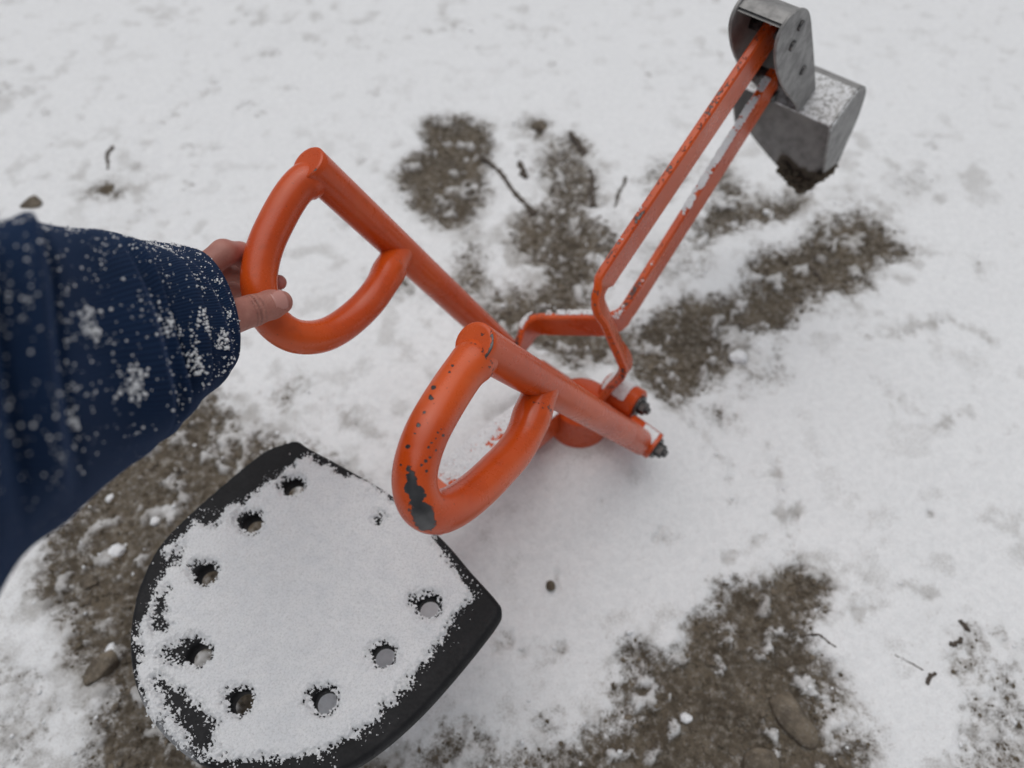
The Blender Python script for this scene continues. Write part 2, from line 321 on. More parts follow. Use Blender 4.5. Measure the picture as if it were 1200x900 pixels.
# ---------------------------------------------------------------- ground
Z0 = .0
soil_patches = [  # (outline, how much snow dust stays inside, edge roughness)
 (((-0.2046, 1.4756), (-0.1543, 1.4924), (-0.0817, 1.4689), (-0.0568, 1.4522), (-0.0628, 1.3564), (-0.076, 1.2666), (-0.0594, 1.2015), (-0.0996, 1.1368), (-0.135, 1.1211), (-0.1824, 1.1554), (-0.2271, 1.2098), (-0.2498, 1.2959), (-0.2348, 1.3471), (-0.1985, 1.3876)), .10, .022),
 (((0.091, 1.3782), (0.1453, 1.4358), (0.1767, 1.3564), (0.1842, 1.1823), (0.1198, 1.1823), (0.0715, 1.2379)), .22, .022),
 (((0.009, 1.1159), (0.0642, 1.1688), (0.1393, 1.2043), (0.1847, 1.1368), (0.2066, 1.0504), (0.1679, 0.9467), (0.1456, 0.8595), (0.2146, 0.8182), (0.2208, 0.7687), (0.1391, 0.7552), (0.0622, 0.7687), (0.0, 0.8223), (-0.0451, 0.8491), (-0.0717, 0.8764), (-0.0249, 0.9198), (0.0418, 0.9354), (0.0684, 0.9927), (0.0174, 1.0284)), .14, .028),
 (((-0.1261, 0.9512), (-0.1121, 1.0116), (-0.0876, 1.0528), (-0.0656, 1.0164), (-0.0468, 0.9354), (-0.0131, 0.8807), (-0.0916, 0.9287)), .30, .024),
 (((0.292, 1.2959), (0.3319, 1.341), (0.3905, 1.341), (0.4035, 1.2959), (0.3574, 1.2379), (0.3072, 1.2098), (0.2784, 1.2379)), .42, .03),
 (((0.3816, 1.0853), (0.4615, 1.2753), (0.4965, 1.2579), (0.5212, 1.2098), (0.5648, 1.196), (0.6124, 1.2015), (0.6085, 1.1527), (0.5422, 1.1316), (0.4841, 1.1108), (0.4269, 1.0903)), .16, .026),
 (((0.2652, 0.8574), (0.3387, 0.9198), (0.4499, 0.9287), (0.5093, 1.0406), (0.5877, 1.0479), (0.6271, 1.1316), (0.6847, 1.1237), (0.7236, 1.1474), (0.7766, 1.1237), (0.7886, 1.0752), (0.8096, 1.0309), (0.7141, 0.9951), (0.6724, 0.9376), (0.6105, 0.9376), (0.5487, 0.8807), (0.4946, 0.8491), (0.4083, 0.8346), (0.3821, 0.7475), (0.3417, 0.7064), (0.2711, 0.6739), (0.2419, 0.7064), (0.2245, 0.759)), .10, .022),
 (((0.4026, 0.759), (0.4355, 0.8346), (0.4483, 0.8182), (0.4222, 0.74), (0.3967, 0.6847), (0.3894, 0.7028)), .40, .03),
 (((0.4697, 0.7687), (0.4954, 0.8082), (0.4836, 0.74), (0.4643, 0.7212), (0.4468, 0.7249)), .45, .03),
 (((0.3326, 0.658), (0.3711, 0.6668), (0.3768, 0.6321), (0.3491, 0.6236)), .35, .02),
 (((0.2429, 0.9927), (0.3363, 1.0777), (0.3973, 1.0164), (0.3626, 0.958), (0.2711, 0.9695)), .50, .03),
 (((0.3162, 0.3506), (0.3615, 0.3558), (0.4228, 0.374), (0.451, 0.3635), (0.4415, 0.3303), (0.4107, 0.2946), (0.4162, 0.2511), (0.4283, 0.2141), (0.4141, 0.1765), (0.4178, 0.0919), (0.0781, 0.0919), (0.1007, 0.1396), (0.1376, 0.1538), (0.1446, 0.1818), (0.1448, 0.2108), (0.1766, 0.2477), (0.2284, 0.2604), (0.2413, 0.2839), (0.2805, 0.3007), (0.3067, 0.3316)), .08, .030),
 (((-0.1857, 0.1208), (-0.1443, 0.1276), (-0.0905, 0.1579), (-0.0446, 0.1356), (0.0, 0.1316), (0.0999, 0.1276), (0.0983, 0.1014), (-0.1911, 0.1014)), .18, .030),
 (((-0.125, 0.1661), (-0.1092, 0.185), (-0.0787, 0.1477), (-0.0945, 0.1306)), .45, .03),
 (((0.0207, 0.1818), (0.037, 0.1956), (0.0625, 0.1661), (0.0616, 0.1406), (0.0335, 0.1356)), .42, .03),
 (((-0.5239, 0.6847), (-0.4646, 0.6528), (-0.4167, 0.5984), (-0.2785, 0.5342), (-0.2078, 0.4594), (-0.2973, 0.3506), (-0.3072, 0.2307), (-0.287, 0.0595), (-0.542, 0.0595), (-0.5355, 0.1558), (-0.5748, 0.2252), (-0.6376, 0.2946), (-0.7041, 0.3793), (-0.6836, 0.4594), (-0.6684, 0.5342), (-0.5841, 0.6321)), .13, .026),
 (((-0.709, 0.2307), (-0.6633, 0.2196), (-0.6139, 0.1661), (-0.6281, 0.1159), (-0.7052, 0.1159), (-0.7563, 0.2307)), .48, .05),
 (((0.6083, 0.2534), (0.6376, 0.2946), (0.6598, 0.2886), (0.6661, 0.242), (0.7102, 0.2196), (0.6586, 0.0966), (0.5552, 0.0966), (0.5815, 0.1456), (0.6139, 0.1661), (0.624, 0.2086)), .40, .05),
 (((0.4315, 0.2086), (0.4606, 0.1871), (0.4686, 0.1356), (0.4477, 0.1014), (0.3985, 0.1014)), .42, .04),
 (((-0.4329, 0.6937), (-0.4117, 0.7249), (-0.3715, 0.74), (-0.3587, 0.6991), (-0.3779, 0.6633), (-0.412, 0.6633)), .42, .03),
 (((-0.9151, 1.2294), (-0.8888, 1.2522), (-0.8494, 1.2294), (-0.8537, 1.2015), (-0.8899, 1.1987)), .30, .02),
 (((-0.8091, 1.1474), (-0.7902, 1.1878), (-0.7647, 1.1634), (-0.7799, 1.1108), (-0.8043, 1.1031)), .56, .03),
 (((-0.2288, 0.9695), (-0.1868, 0.9741), (-0.1766, 0.9287), (-0.2158, 0.9198)), .42, .02),
 (((0.8282, 1.2522), (0.881, 1.2753), (0.9134, 1.2579), (0.8707, 1.1688), (0.8377, 1.2098)), .55, .03),
 (((0.6889, 1.196), (0.726, 1.2098), (0.7407, 1.1823), (0.7043, 1.1634)), .52, .02),
 (((0.0204, 1.4689), (0.0413, 1.5027), (0.0921, 1.4756), (0.0703, 1.4196), (0.0442, 1.4196)), .30, .02),
]
dots = ((-0.7406, 1.9695, 0.0167), (-0.6365, 1.7792, 0.0203), (-1.2618, 1.6089, 0.0171), (-1.1991, 1.6016, 0.0192), (-1.128, 1.5095, 0.0103), (-0.7502, 1.3719, 0.0079), (-0.6648, 1.5303, 0.0104), (-0.6281, 1.5443, 0.0105), (-0.6057, 1.5164, 0.0083), (-0.5561, 1.6089, 0.0086), (-0.6894, 1.3657, 0.0118), (-0.7101, 1.2929, 0.0096), (-0.7159, 1.2493, 0.0076), (-0.3392, 1.6016, 0.0107), (-0.3476, 1.3258, 0.0117), (-1.0307, 1.4857, 0.0103), (-1.0655, 1.3971, 0.0119), (-0.8387, 1.2929, 0.0096), (-0.7576, 1.646, 0.013), (-0.2881, 0.9695, 0.0136), (-0.351, 1.1211, 0.0162), (-0.0986, 1.1108, 0.0108), (-0.0713, 1.0954, 0.0071), (0.0236, 1.3657, 0.0158), (0.0423, 1.2959, 0.0115), (0.477, 1.1211, 0.009), (0.6489, 0.8082, 0.0111), (0.0569, 0.3506, 0.0089), (0.9369, 1.0045, 0.0103), (0.655, 0.4739, 0.0081), (0.1335, 0.4522, 0.0067), (0.2229, 0.4171, 0.0066), (-0.0487, 0.2827, 0.0097), (-0.0121, 0.2709, 0.0085), (0.4424, 0.4594, 0.008), (0.413, 0.4171, 0.0079), (0.0721, 0.2592, 0.0072), (0.6908, 0.2744, 0.0061), (0.795, 1.5027, 0.0083), (0.9727, 1.3876, 0.0119), (0.8883, 1.3719, 0.0099), (0.3505, 1.6841, 0.011), (-0.091, 1.8039, 0.0091), (0.1109, 1.723, 0.0089), (-0.2597, 1.646, 0.0108), (0.5502, 1.763, 0.009))
streaks = (((0.2921, 0.6321), (0.3284, 0.5853), (0.3453, 0.5342), (0.3429, 0.4886)), ((0.4189, 0.5739), (0.43, 0.5265), (0.4214, 0.4739), (0.4233, 0.4338)), ((0.6614, 0.6937), (0.7156, 0.6321), (0.7803, 0.6493)), ((-0.0244, 0.2827), (0.024, 0.2592), (0.0722, 0.2627)), ((0.3231, 0.3899), (0.4058, 0.4451), (0.4457, 0.4739)), ((0.4955, 0.3129), (0.5566, 0.3506), (0.6155, 0.3379)), ((-0.8478, 1.4358), (-0.782, 1.5727), (-0.7272, 1.6089)), ((-0.3866, 1.8039), (-0.1867, 1.889), (-0.0927, 1.8673)), ((0.7153, 0.8182), (0.8092, 0.8595), (0.8782, 0.8284)), ((-0.3293, 0.6847), (-0.2629, 0.6321), (-0.2156, 0.5984)))
def axis(a, b, step, far, g=1.22):
    c = list(np.arange(a, b+step/2, step)); s = step; lo = []; x = a
    while x > -far: s *= g; x -= s; lo.append(x)
    s = step; hi = []; x = c[-1]
    while x < far: s *= g; x += s; hi.append(x)
    return np.array(lo[::-1]+c+hi)
def build_ground():
    gx = axis(-1.55, 1.75, .0036, 70); gy = axis(.02, 2.35, .0036, 70); X, Y = np.meshgrid(gx, gy)
    x = X.ravel(); y = Y.ravel(); bare = np.full(x.shape, -1.); halo = np.zeros(x.shape)
    n_lo = fbm(x, y, 18, 4, 1)-.5; n_hi = fbm(x, y, 75, 4, 2, .6)-.5; n_mid = fbm(x, y, 38, 5, 3, .62)-.5
    for poly, du, rg in soil_patches:
        p = smooth_poly(poly, 3); lo = p.min(0)-.09; hi = p.max(0)+.09
        k = np.where((x > lo[0]) & (x < hi[0]) & (y > lo[1]) & (y < hi[1]))[0]
        d = -poly_sd(x[k], y[k], p)+n_lo[k]*rg*2.2+n_hi[k]*rg*1.7
        b = (.5*sstep(-.062, .0, d)+.5*sstep(-.030, .034, d))*(.90-du)*(1-.55*sstep(.55, .70, n_mid[k]+.5)); bare[k] = np.maximum(bare[k], b); halo[k] = np.maximum(halo[k], sstep(-.085, .01, d)*(.8-du))
    for q in dots:
        k = np.where((abs(x-q[0]) < .09) & (abs(y-q[1]) < .09))[0]
        d = np.hypot(x[k]-q[0], (y[k]-q[1])*.8)
        b = sstep(q[2]*2.3, q[2]*.1, d+n_hi[k]*.055+n_lo[k]*.02)*.36; bare[k] = np.maximum(bare[k], b)
    bare = np.maximum(bare, 0)
    for st in streaks:
        p = spline(st, 4); k = np.where((x > p[:, 0].min()-.05) & (x < p[:, 0].max()+.05) & (y > p[:, 1].min()-.05) & (y < p[:, 1].max()+.05))[0]
        d = np.min([np.hypot(x[k]-a, y[k]-b) for a, b in p], axis=0)+n_hi[k]*.03
        halo[k] = np.maximum(halo[k], sstep(.030, .004, d)*.8); bare[k] = np.maximum(bare[k], sstep(.020, .0, d)*.30)
    far = sstep(.5, 3, np.maximum(abs(x)-1.2, y-2.0)); big = fbm(x, y, 1.3, 4, 3)
    bare = np.maximum(bare, sstep(.60, .66, big+n_lo*.12)*far*.8)
    snow = 1-bare*1.02
    # thin, dirty snow close to the bare patches and in faint streaks
    und = fbm(x, y, 3.1, 3, 4); near = fbm(x, y, 26, 4, 0)
    thin = np.clip(sstep(.46, .76, near)*.45+sstep(.40, .75, und)*.24+halo*sstep(.36, .66, n_mid+.5)*.75, 0, 1)
    hub_d = np.hypot(x-.12, y-.56); thin = np.clip(thin+.10*sstep(.24, .05, hub_d), 0, 1)  # snow tint also darkened round the hub, shade painted into the colour
    h = .013*sstep(.15, .8, snow+n_hi*.5)+.010*(und-.5)+.012*(fbm(x, y, 9, 3, 5)-.5)*np.minimum(1, snow+.3)
    clod = fbm(x, y, 55, 4, 3, .6); h += (1-snow)*(.014*(clod-.5)+.004*RNG.random(x.shape)*sstep(.3, .8, clod))
    h += snow*(.0022*(fbm(x, y, 120, 3, 4)-.5)+.0006*(RNG.random(x.shape)-.5))
    h += .076*np.exp(-(hub_d/.15)**2)
    ny, nx = X.shape; i = np.arange(nx*ny).reshape(ny, nx)
    f = np.stack([i[:-1, :-1], i[:-1, 1:], i[1:, 1:], i[1:, :-1]], -1).reshape(-1, 4)
    o = obj('ground', np.stack([x, y, h], 1), f, GROUND, attrs={'snow': snow, 'thin': thin})
    tag(o, 'muddy ground under a thin patchy cover of snow', None, None, 'structure')
    return x, y, h, snow
GXx, GYy, GH, GS = build_ground()
def ground_h(x, y):
    k = np.argmin((GXx-x)**2+(GYy-y)**2); return GH[k]
def scatter_ground():
    inside = (GXx > -1.4) & (GXx < 1.5) & (GYy > .03) & (GYy < 2.2)
    k = np.where(inside & (GS < .55))[0]; k = RNG.choice(k, 9000); sz = .0007+.0028*RNG.random(9000)**4
    p = np.stack([GXx[k]+(RNG.random(9000)-.5)*.004, GYy[k]+(RNG.random(9000)-.5)*.004, GH[k]+sz*.35], 1)
    v, f = grains(p, sz, 1); tag(obj('soil_crumbs', v, f, SOIL, smooth=False), 'dark earth crumbs strewn over the bare soil', 'soil crumbs', None, 'stuff')
    k = np.where(inside & (GS < .5))[0]; k = RNG.choice(k, 3200); sz = .0010+.0042*RNG.random(3200)**5
    p = np.stack([GXx[k]+(RNG.random(3200)-.5)*.004, GYy[k]+(RNG.random(3200)-.5)*.004, GH[k]+sz*.2], 1)
    v, f = grains(p, sz, 1, .7, .3); tag(obj('gravel', v, f, STONE, smooth=False), 'fine tan gravel scattered over the bare soil patches', 'gravel', None, 'stuff')
    k = np.where(inside & (GS < .75) & (GS > .05))[0]; k = RNG.choice(k, 5200); k = k[RNG.random(5200) < sstep(.1, .8, GS[k])*.8]; nk = len(k); sz = .0005+.0034*RNG.random(nk)**6
    p = np.stack([GXx[k]+(RNG.random(nk)-.5)*.004, GYy[k]+(RNG.random(nk)-.5)*.004, GH[k]+sz*.4], 1)
    v, f = grains(p, sz, 1); tag(obj('snow_crumbs', v, f, SNOW), 'loose snow crumbs sprinkled over the soil patches', 'snow', None, 'stuff')
scatter_ground()

# ---------------------------------------------------------------- digger
HUB = (0.105, 0.584, 0.0); FD = arr((0.6428, 0.766, 0.0)); RT = arr((0.766, -0.6428, 0.0)); UP = np.array([0, 0, 1.])
dig = thing('sandbox_digger', 'orange painted ride-on sand digger with two lever handles and grey bucket', 'sand digger', HUB)
# hub
hv, hf, hw = tube([(HUB[0], HUB[1], -.06), (HUB[0], HUB[1], .05), (HUB[0], HUB[1], .150)], [.046, .046, .044], 40, .006)
hubo = obj('hub', hv, hf, PAINT, dig, attrs={'wear': hw}, sharp=40)
cv, cf, cw = tube(line(arr(HUB)-RT*.10+FD*.02+UP*.125, arr(HUB)+RT*.085+FD*.01+UP*.14), .016, 24)
obj('cross_tube', cv, cf, PAINT, hubo, attrs={'wear': cw}, sharp=40)
bv_, bf_, bw_ = tube(((0.1451, 0.6116, 0.152), (0.186, 0.5745, 0.1566)), .0235, 28, .002)
bush = obj('pivot_bush', bv_, bf_, PAINT, dig, attrs={'wear': bw_}, sharp=40)
def bolt_head(c, n, r, parent, name='bolt', washer=True):
    n = arr(n)/np.linalg.norm(n); c = arr(c); parts = []
    if washer: v, f, _ = tube([c-n*.001, c+n*.002], r*1.55, 20, .0006); parts.append((v, f))
    v, f, _ = tube([c+n*.002, c+n*.002+n*r*.9], r, 6, r*.15); parts.append((v, f))
    v, f, _ = tube([c+n*(.002+r*.9), c+n*(.004+r*1.25)], r*.55, 12, .001); parts.append((v, f))
    v, f = join(*parts); return obj(name, v, f, BOLT, parent, smooth=False)
axd = arr((0.0409, -0.0371, 0.0045))
bolt_head((0.1881, 0.5719, 0.1572), axd, .0105, bush)
# levers
cap_chips = [(arr(q), arr(d), rr*.001) for q, d, rr in (((-0.0376, 0.3727, 0.5609), (-0.0627, 0.6208, -0.7815), 1.8), ((-0.0319, 0.3738, 0.5617), (-0.0531, 0.623, -0.7804), 1.6), ((-0.0246, 0.378, 0.5646), (-0.041, 0.63, -0.7756), 2.0), ((-0.0348, 0.3703, 0.5592), (-0.0579, 0.6172, -0.7847), 1.5))]
def make_lever(top, end, loop, hr, wear2, ph=0.):
    n = 60; pth = line(top, end, n)
    def wl(s, a, p):
        if s in (-.5, -1): return .30+.36*max(0, math.sin(a*1.0+ph))          # paint cracked along the cut rim
        if s == -2: return max([.80*math.exp(-(np.linalg.norm((p-c_)-((p-c_)@dr)*dr)/rr)**3) for c_, dr, rr in cap_chips]+[.06])
        return .12 if s > .95 else .05
    v, f, w = tube(pth, .019, 72, .0012, None, wl)
    lev = obj('lever', v, f, PAINT, dig, attrs={'wear': w}, sharp=50)
    lp = spline(loop, 36); m = len(lp)
    rad = np.full(m, hr); q = np.linspace(0, 1, m)
    rad += .0016*np.exp(-((q-0.06)/.025)**2)+.0018*np.exp(-((q-.945)/.02)**2)   # weld beads
    rad -= .0018*np.exp(-(q/.02)**2)
    v, f, w = tube(lp, rad, 88, .001, (0, 0, 1), wear2)
    obj('handle', v, f, PAINT, lev, attrs={'wear': w}, sharp=50)
    return lev
wp = arr((-0.0726, 0.238, 0.5313)); wtan = arr((0.0092, -0.0204, -0.0265)); wtan /= np.linalg.norm(wtan)
chips = [(arr(q), arr(d), rr*.001) for q, d, rr in (((-0.0634, 0.3241, 0.5623), (-0.1107, 0.5661, -0.8169), 2.3), ((-0.0649, 0.3145, 0.5617), (-0.1142, 0.554, -0.8247), 2.6), ((-0.0734, 0.2914, 0.5577), (-0.1312, 0.5205, -0.8437), 2.7), ((-0.0808, 0.2741, 0.5542), (-0.1456, 0.4939, -0.8572), 2.5), ((-0.0694, 0.3023, 0.5593), (-0.1231, 0.5363, -0.835), 1.8), ((-0.0495, 0.3471, 0.5601), (-0.0844, 0.5921, -0.8014), 2.2), ((-0.0516, 0.3431, 0.5573), (-0.088, 0.5851, -0.8062), 1.4), ((-0.0584, 0.2864, 0.5543), (-0.1045, 0.513, -0.852), 1.3), ((-0.0557, 0.2886, 0.5558), (-0.0998, 0.5174, -0.8499), 1.4), ((-0.0543, 0.2848, 0.5531), (-0.0973, 0.5103, -0.8545), 1.5), ((-0.0597, 0.2826, 0.5516), (-0.1068, 0.5057, -0.8561), 1.2), ((-0.0651, 0.2746, 0.5521), (-0.1174, 0.4948, -0.8611), 1.6), ((-0.0625, 0.2773, 0.554), (-0.1127, 0.5002, -0.8586), 1.2), ((-0.0592, 0.2724, 0.5505), (-0.1067, 0.4912, -0.8645), 1.3), ((-0.0668, 0.2644, 0.5486), (-0.1207, 0.478, -0.8701), 1.8), ((-0.0635, 0.2666, 0.5501), (-0.1148, 0.4825, -0.8684), 1.2), ((-0.0659, 0.257, 0.5459), (-0.1193, 0.4655, -0.877), 1.8), ((-0.0698, 0.2608, 0.5485), (-0.1265, 0.4724, -0.8723), 1.4), ((-0.0616, 0.3073, 0.5628), (-0.1095, 0.5462, -0.8304), 1.0), ((-0.0555, 0.3007, 0.5581), (-0.0987, 0.5347, -0.8392), 1.0), ((-0.0758, 0.2833, 0.5582), (-0.1364, 0.51, -0.8493), 1.1), ((-0.0856, 0.2608, 0.5485), (-0.1545, 0.4705, -0.8688), 1.2), ((-0.0528, 0.3264, 0.5578), (-0.0916, 0.5662, -0.8191), 1.0))]
def wear_near(s, a, p):   # worn grip and chips near it
    e = p-wp; l = e@wtan; q_ = np.linalg.norm(e-l*wtan); qr = .0058+.0045*sstep(-.03, .02, l)+.0012*math.sin(l*420+a*3); w = 1.05*math.exp(-abs(l/.033)**5-(q_/qr)**3)
    d = np.linalg.norm(p-arr((-0.0806, 0.2798, 0.5484))); w = max(w, .16*math.exp(-(d/.045)**2), .10*math.exp(-(np.linalg.norm(p-arr((-0.051, 0.3326, 0.5488)))/.03)**2))
    d2 = np.linalg.norm(p-arr((-0.0656, 0.2563, 0.5136))); w = max(w, .16*math.exp(-(d2/.05)**2))
    for c_, dr, rr in chips:
        e = p-c_; w = max(w, .92*math.exp(-(np.linalg.norm(e-(e@dr)*dr)/rr)**3))
    return max(w, .40*math.exp(-((s-.055)/.02)**2), .4*math.exp(-((s-.955)/.012)**2))
def wear_far(s, a, p): return max(.30*math.exp(-((s-.06)/.025)**2), .42*math.exp(-((s-.955)/.012)**2), .10*(s < .4))
lever_near = make_lever((-0.032, 0.3727, 0.5585), (0.1895, 0.5213, 0.1376), ((-0.0227, 0.3789, 0.5408), (-0.0413, 0.3507, 0.5455), (-0.0635, 0.3032, 0.5465), (-0.0742, 0.2766, 0.5376), (-0.0773, 0.2568, 0.5262), (-0.0725, 0.2445, 0.5115), (-0.0604, 0.2464, 0.4945), (-0.0414, 0.2676, 0.4727), (-0.0157, 0.3058, 0.4506), (0.0092, 0.3506, 0.4332), (0.0323, 0.4158, 0.4365)), .0182, wear_near)
lever_near['label'] = 'nearer lever with chipped handle worn to dark metal'
lever_far = make_lever((-0.2025, 0.5813, 0.5825), (0.0306, 0.6756, 0.0992), ((-0.1932, 0.5851, 0.5632), (-0.2151, 0.5645, 0.5646), (-0.2373, 0.5213, 0.5466), (-0.2464, 0.4902, 0.5309), (-0.2464, 0.4676, 0.5151), (-0.2381, 0.4529, 0.4926), (-0.219, 0.4498, 0.4721), (-0.1953, 0.467, 0.4536), (-0.1713, 0.4987, 0.4453), (-0.1492, 0.5359, 0.4469), (-0.1326, 0.6096, 0.4375)), .0175, wear_far)
lever_far['label'] = 'farther lever whose handle is gripped by the hand'
sv, sf, sw = tube(((0.17, 0.545, 0.142), (0.2078, 0.5152, 0.1358)), .0215, 28, .002)
slv = obj('pivot_sleeve', sv, sf, PAINT, lever_near, attrs={'wear': sw}, sharp=40)
bolt_head((0.2101, 0.5127, 0.1352), axd, .0105, dig, 'bolt')
# boom bars
wb = -.5*FD+.866*UP; wd = np.array([-.25, -.6, .75])
pu = fillet([(0.3181, 0.8379, 0.5887), (0.1002, 0.5783, 0.3932), (0.1574, 0.5756, 0.2489), (0.136, 0.5891, 0.1484)], .028, 6)
du = [wb if np.linalg.norm(q-pu[0]) < np.linalg.norm(pu[1]-pu[0])+.01 else wd for q in pu]
v, f, w = flat_bar(pu, du, .051, .0108, 3); obj('boom_bar', v, f, PAINT, dig, smooth=True, attrs={'wear': w}, sharp=35)
wl_ = -.6*FD+.8*UP
pl_ = fillet([(0.3512, 0.8774, 0.4909), (0.1504, 0.6381, 0.2634), (0.0295, 0.6807, 0.2143), (0.0103, 0.6501, 0.1827), (0.0298, 0.6535, 0.1203)], .028, 6)
v, f, w = flat_bar(pl_, [wl_ if i < 3 else UP-.25*FD for i in range(len(pl_))], .051, .0108, 3)
obj('boom_bar', v, f, PAINT, dig, smooth=True, attrs={'wear': w}, sharp=35)
# spacer bolts between the two bars
for a, b in (((0.3457, 0.8895, 0.4631), (0.3012, 0.7992, 0.4969)),):
    v, f, _ = tube(line(a, arr(a)+RT*.02, 3), .009, 12, .001); obj('spacer', v, f, BOLT, dig)
# seat arm
def box_tube(a, b, wid, hgt, up=UP):
    a, b = arr(a), arr(b); t = (b-a)/np.linalg.norm(b-a); s = np.cross(t, up); s /= np.linalg.norm(s); u = np.cross(s, t); v = []
    c = .006; prof = [(-wid/2+c, hgt/2), (wid/2-c, hgt/2), (wid/2, hgt/2-c), (wid/2, -hgt/2+c), (wid/2-c, -hgt/2), (-wid/2+c, -hgt/2), (-wid/2, -hgt/2+c), (-wid/2, hgt/2-c)]
    for q in (a, b):
        for x, y in prof: v.append(q+s*x+u*y)
    f = [(j, (j+1) % 8, 8+(j+1) % 8, 8+j) for j in range(8)]+[tuple(range(7, -1, -1)), tuple(range(8, 16))]
    return np.array(v), f
SA = arr((-0.1083, 0.3819, 0.205)); SB = arr((0.061, 0.5898, 0.1611))-UP*.035
v, f = box_tube(SA, SB, .056, .062); seat_arm = obj('seat_arm', v, f, PAINT, dig, smooth=False, attrs={'wear': [.1]*len(v)})
# bucket: local frame tilted 30 degrees
BO = arr((0.4043, 0.9406, 0.4247))
ty = FD*math.cos(math.radians(30))+UP*math.sin(math.radians(30)); tz = -FD*math.sin(math.radians(30))+UP*math.cos(math.radians(30))
yaw = math.radians(1.5); RTb = RT*math.cos(yaw)-ty*math.sin(yaw); tyb = ty*math.cos(yaw)+RT*math.sin(yaw)
def BL(x, y, z): return BO+RTb*x+tyb*y+tz*z
back = spline([(-.020, .010), (.018, .010), (.042, .006), (.060, -.006), (.070, -.026), (.074, -.052), (.069, -.095), (.055, -.135), (.034, -.188)], 5)
front = np.array([(-.020, .010), (-.018, -.07), (-.014, -.142), (.034, -.188)])
HWB = .083; T = .0035
def lip_tip(x): return .052*max(0, 1-abs(x-.050)/(.150 if x < .050 else .036))**.75   # spade-shaped digging lip
def bucket_mesh():
    v = []; f = []
    n = len(back)
    nrm = np.gradient(back, axis=0); nrm = np.stack([nrm[:, 1], -nrm[:, 0]], 1); nrm /= np.linalg.norm(nrm, axis=1)[:, None]
    inner = back+nrm*T
    xs = np.linspace(-HWB, HWB, 21)
    for pr in (back, inner):
        for x in xs:
            for k, (y, z) in enumerate(pr):
                lip = max(0, (k-(n-7))/6); bow = lip*lip_tip(x)
                v.append(BL(x, y-.95*bow, z-.9*bow))
    m = len(xs)
    def I(l, a, k): return (l*m+a)*n+k
    for a in range(m-1):
        for k in range(n-1):
            f.append((I(0, a, k), I(0, a+1, k), I(0, a+1, k+1), I(0, a, k+1))); f.append((I(1, a, k), I(1, a, k+1), I(1, a+1, k+1), I(1, a+1, k)))
        f.append((I(0, a, 0), I(1, a, 0), I(1, a+1, 0), I(0, a+1, 0))); f.append((I(0, a, n-1), I(0, a+1, n-1), I(1, a+1, n-1), I(1, a, n-1)))
    for a in (0, m-1):
        for k in range(n-1): f.append((I(0, a, k), I(0, a, k+1), I(1, a, k+1), I(1, a, k)))
    sh = (np.array(v), f)
    side = [tuple(q) for q in back]+[tuple(front[2]), tuple(front[1])]
    parts = [sh]
    for sx in (-1, 1):
        parts.append(prism(side, BL(sx*(HWB-T/2-.0004), 0, 0), tyb, tz, RTb, T, .0006))
    return join(*parts)
v, f = bucket_mesh()
topf = np.array([.64*(((q-BO)@tz) > .004) for q in v])
dirt_a = np.array([sstep(-.172, -.225, (q-BO)@tz+.03*((q-BO)@RTb < -.01)) for q in v])
bucket = obj('bucket', v, f, STEEL, dig, attrs={'frost': topf, 'dirt': dirt_a}, sharp=35)
def weld_bead(): pass
# bracket: two cheeks bridged by a curved back strap
cheek = spline([(.020, .010), (.010, .07), (-.003, .145), (-.016, .21), (-.028, .240), (-.050, .262), (-.072, .266), (-.085, .25), (-.084, .21), (-.074, .165), (-.056, .11), (-.030, .045), (-.019, .010)], 4)
parts = [prism([tuple(q) for q in cheek], BL(sx*.030, 0, 0), tyb, tz, RTb, .0042, .0009) for sx in (-1, 1)]
k0 = spline([(.019, .012), (.009, .07), (-.004, .145), (-.017, .21), (-.029, .239), (-.051, .2605), (-.070, .2645)], 6)
sv = []; 
for x in (-.0279, .0279):
    for (y, z) in k0: sv.append(BL(x, y, z))
    for (y, z) in k0: sv.append(BL(x, y-.0035, z-.0025))
n = len(k0); sf = []
for k in range(n-1):
    sf += [(k, k+1, 2*n+k+1, 2*n+k), (n+k, 3*n+k, 3*n+k+1, n+k+1)]
parts.append((np.array(sv), sf)); v, f = join(*parts)
brk = obj('bracket', v, f, STEEL, bucket, attrs={'frost': [.28*float((q-BO)@tz > .24) for q in v]}, sharp=40)
for y, z in ((-.039, .225), (-.054, .208), (-.0235, .117)):
    vv, ff, _ = tube([BL(.0315, y, z), BL(.0345, y, z)], .0062, 12, .001); obj('bolt', vv, ff, BOLT, brk)
for y, z in ((-.045, .205), (-.03, .085)):
    vv, ff, _ = tube([BL(-.029, y, z), BL(.029, y, z)], .0075, 14, .001); obj('pin', vv, ff, BOLT, brk)
# earth stuck on the lip
pts = []
for _ in range(420):
    x = random.uniform(.0, .083); z = random.uniform(-.5, 1); bow = lip_tip(x)
    pts.append(BL(x, .032+.006*z-.95*bow+random.uniform(-.005, .003), -.188-.9*bow+.030*abs(z)*random.random()))
v, f = grains(pts, .0025+.0042*RNG.random(420)**2, 1); tag(obj('caked_soil', v, f, SOIL, bucket), None, None, None, 'stuff')

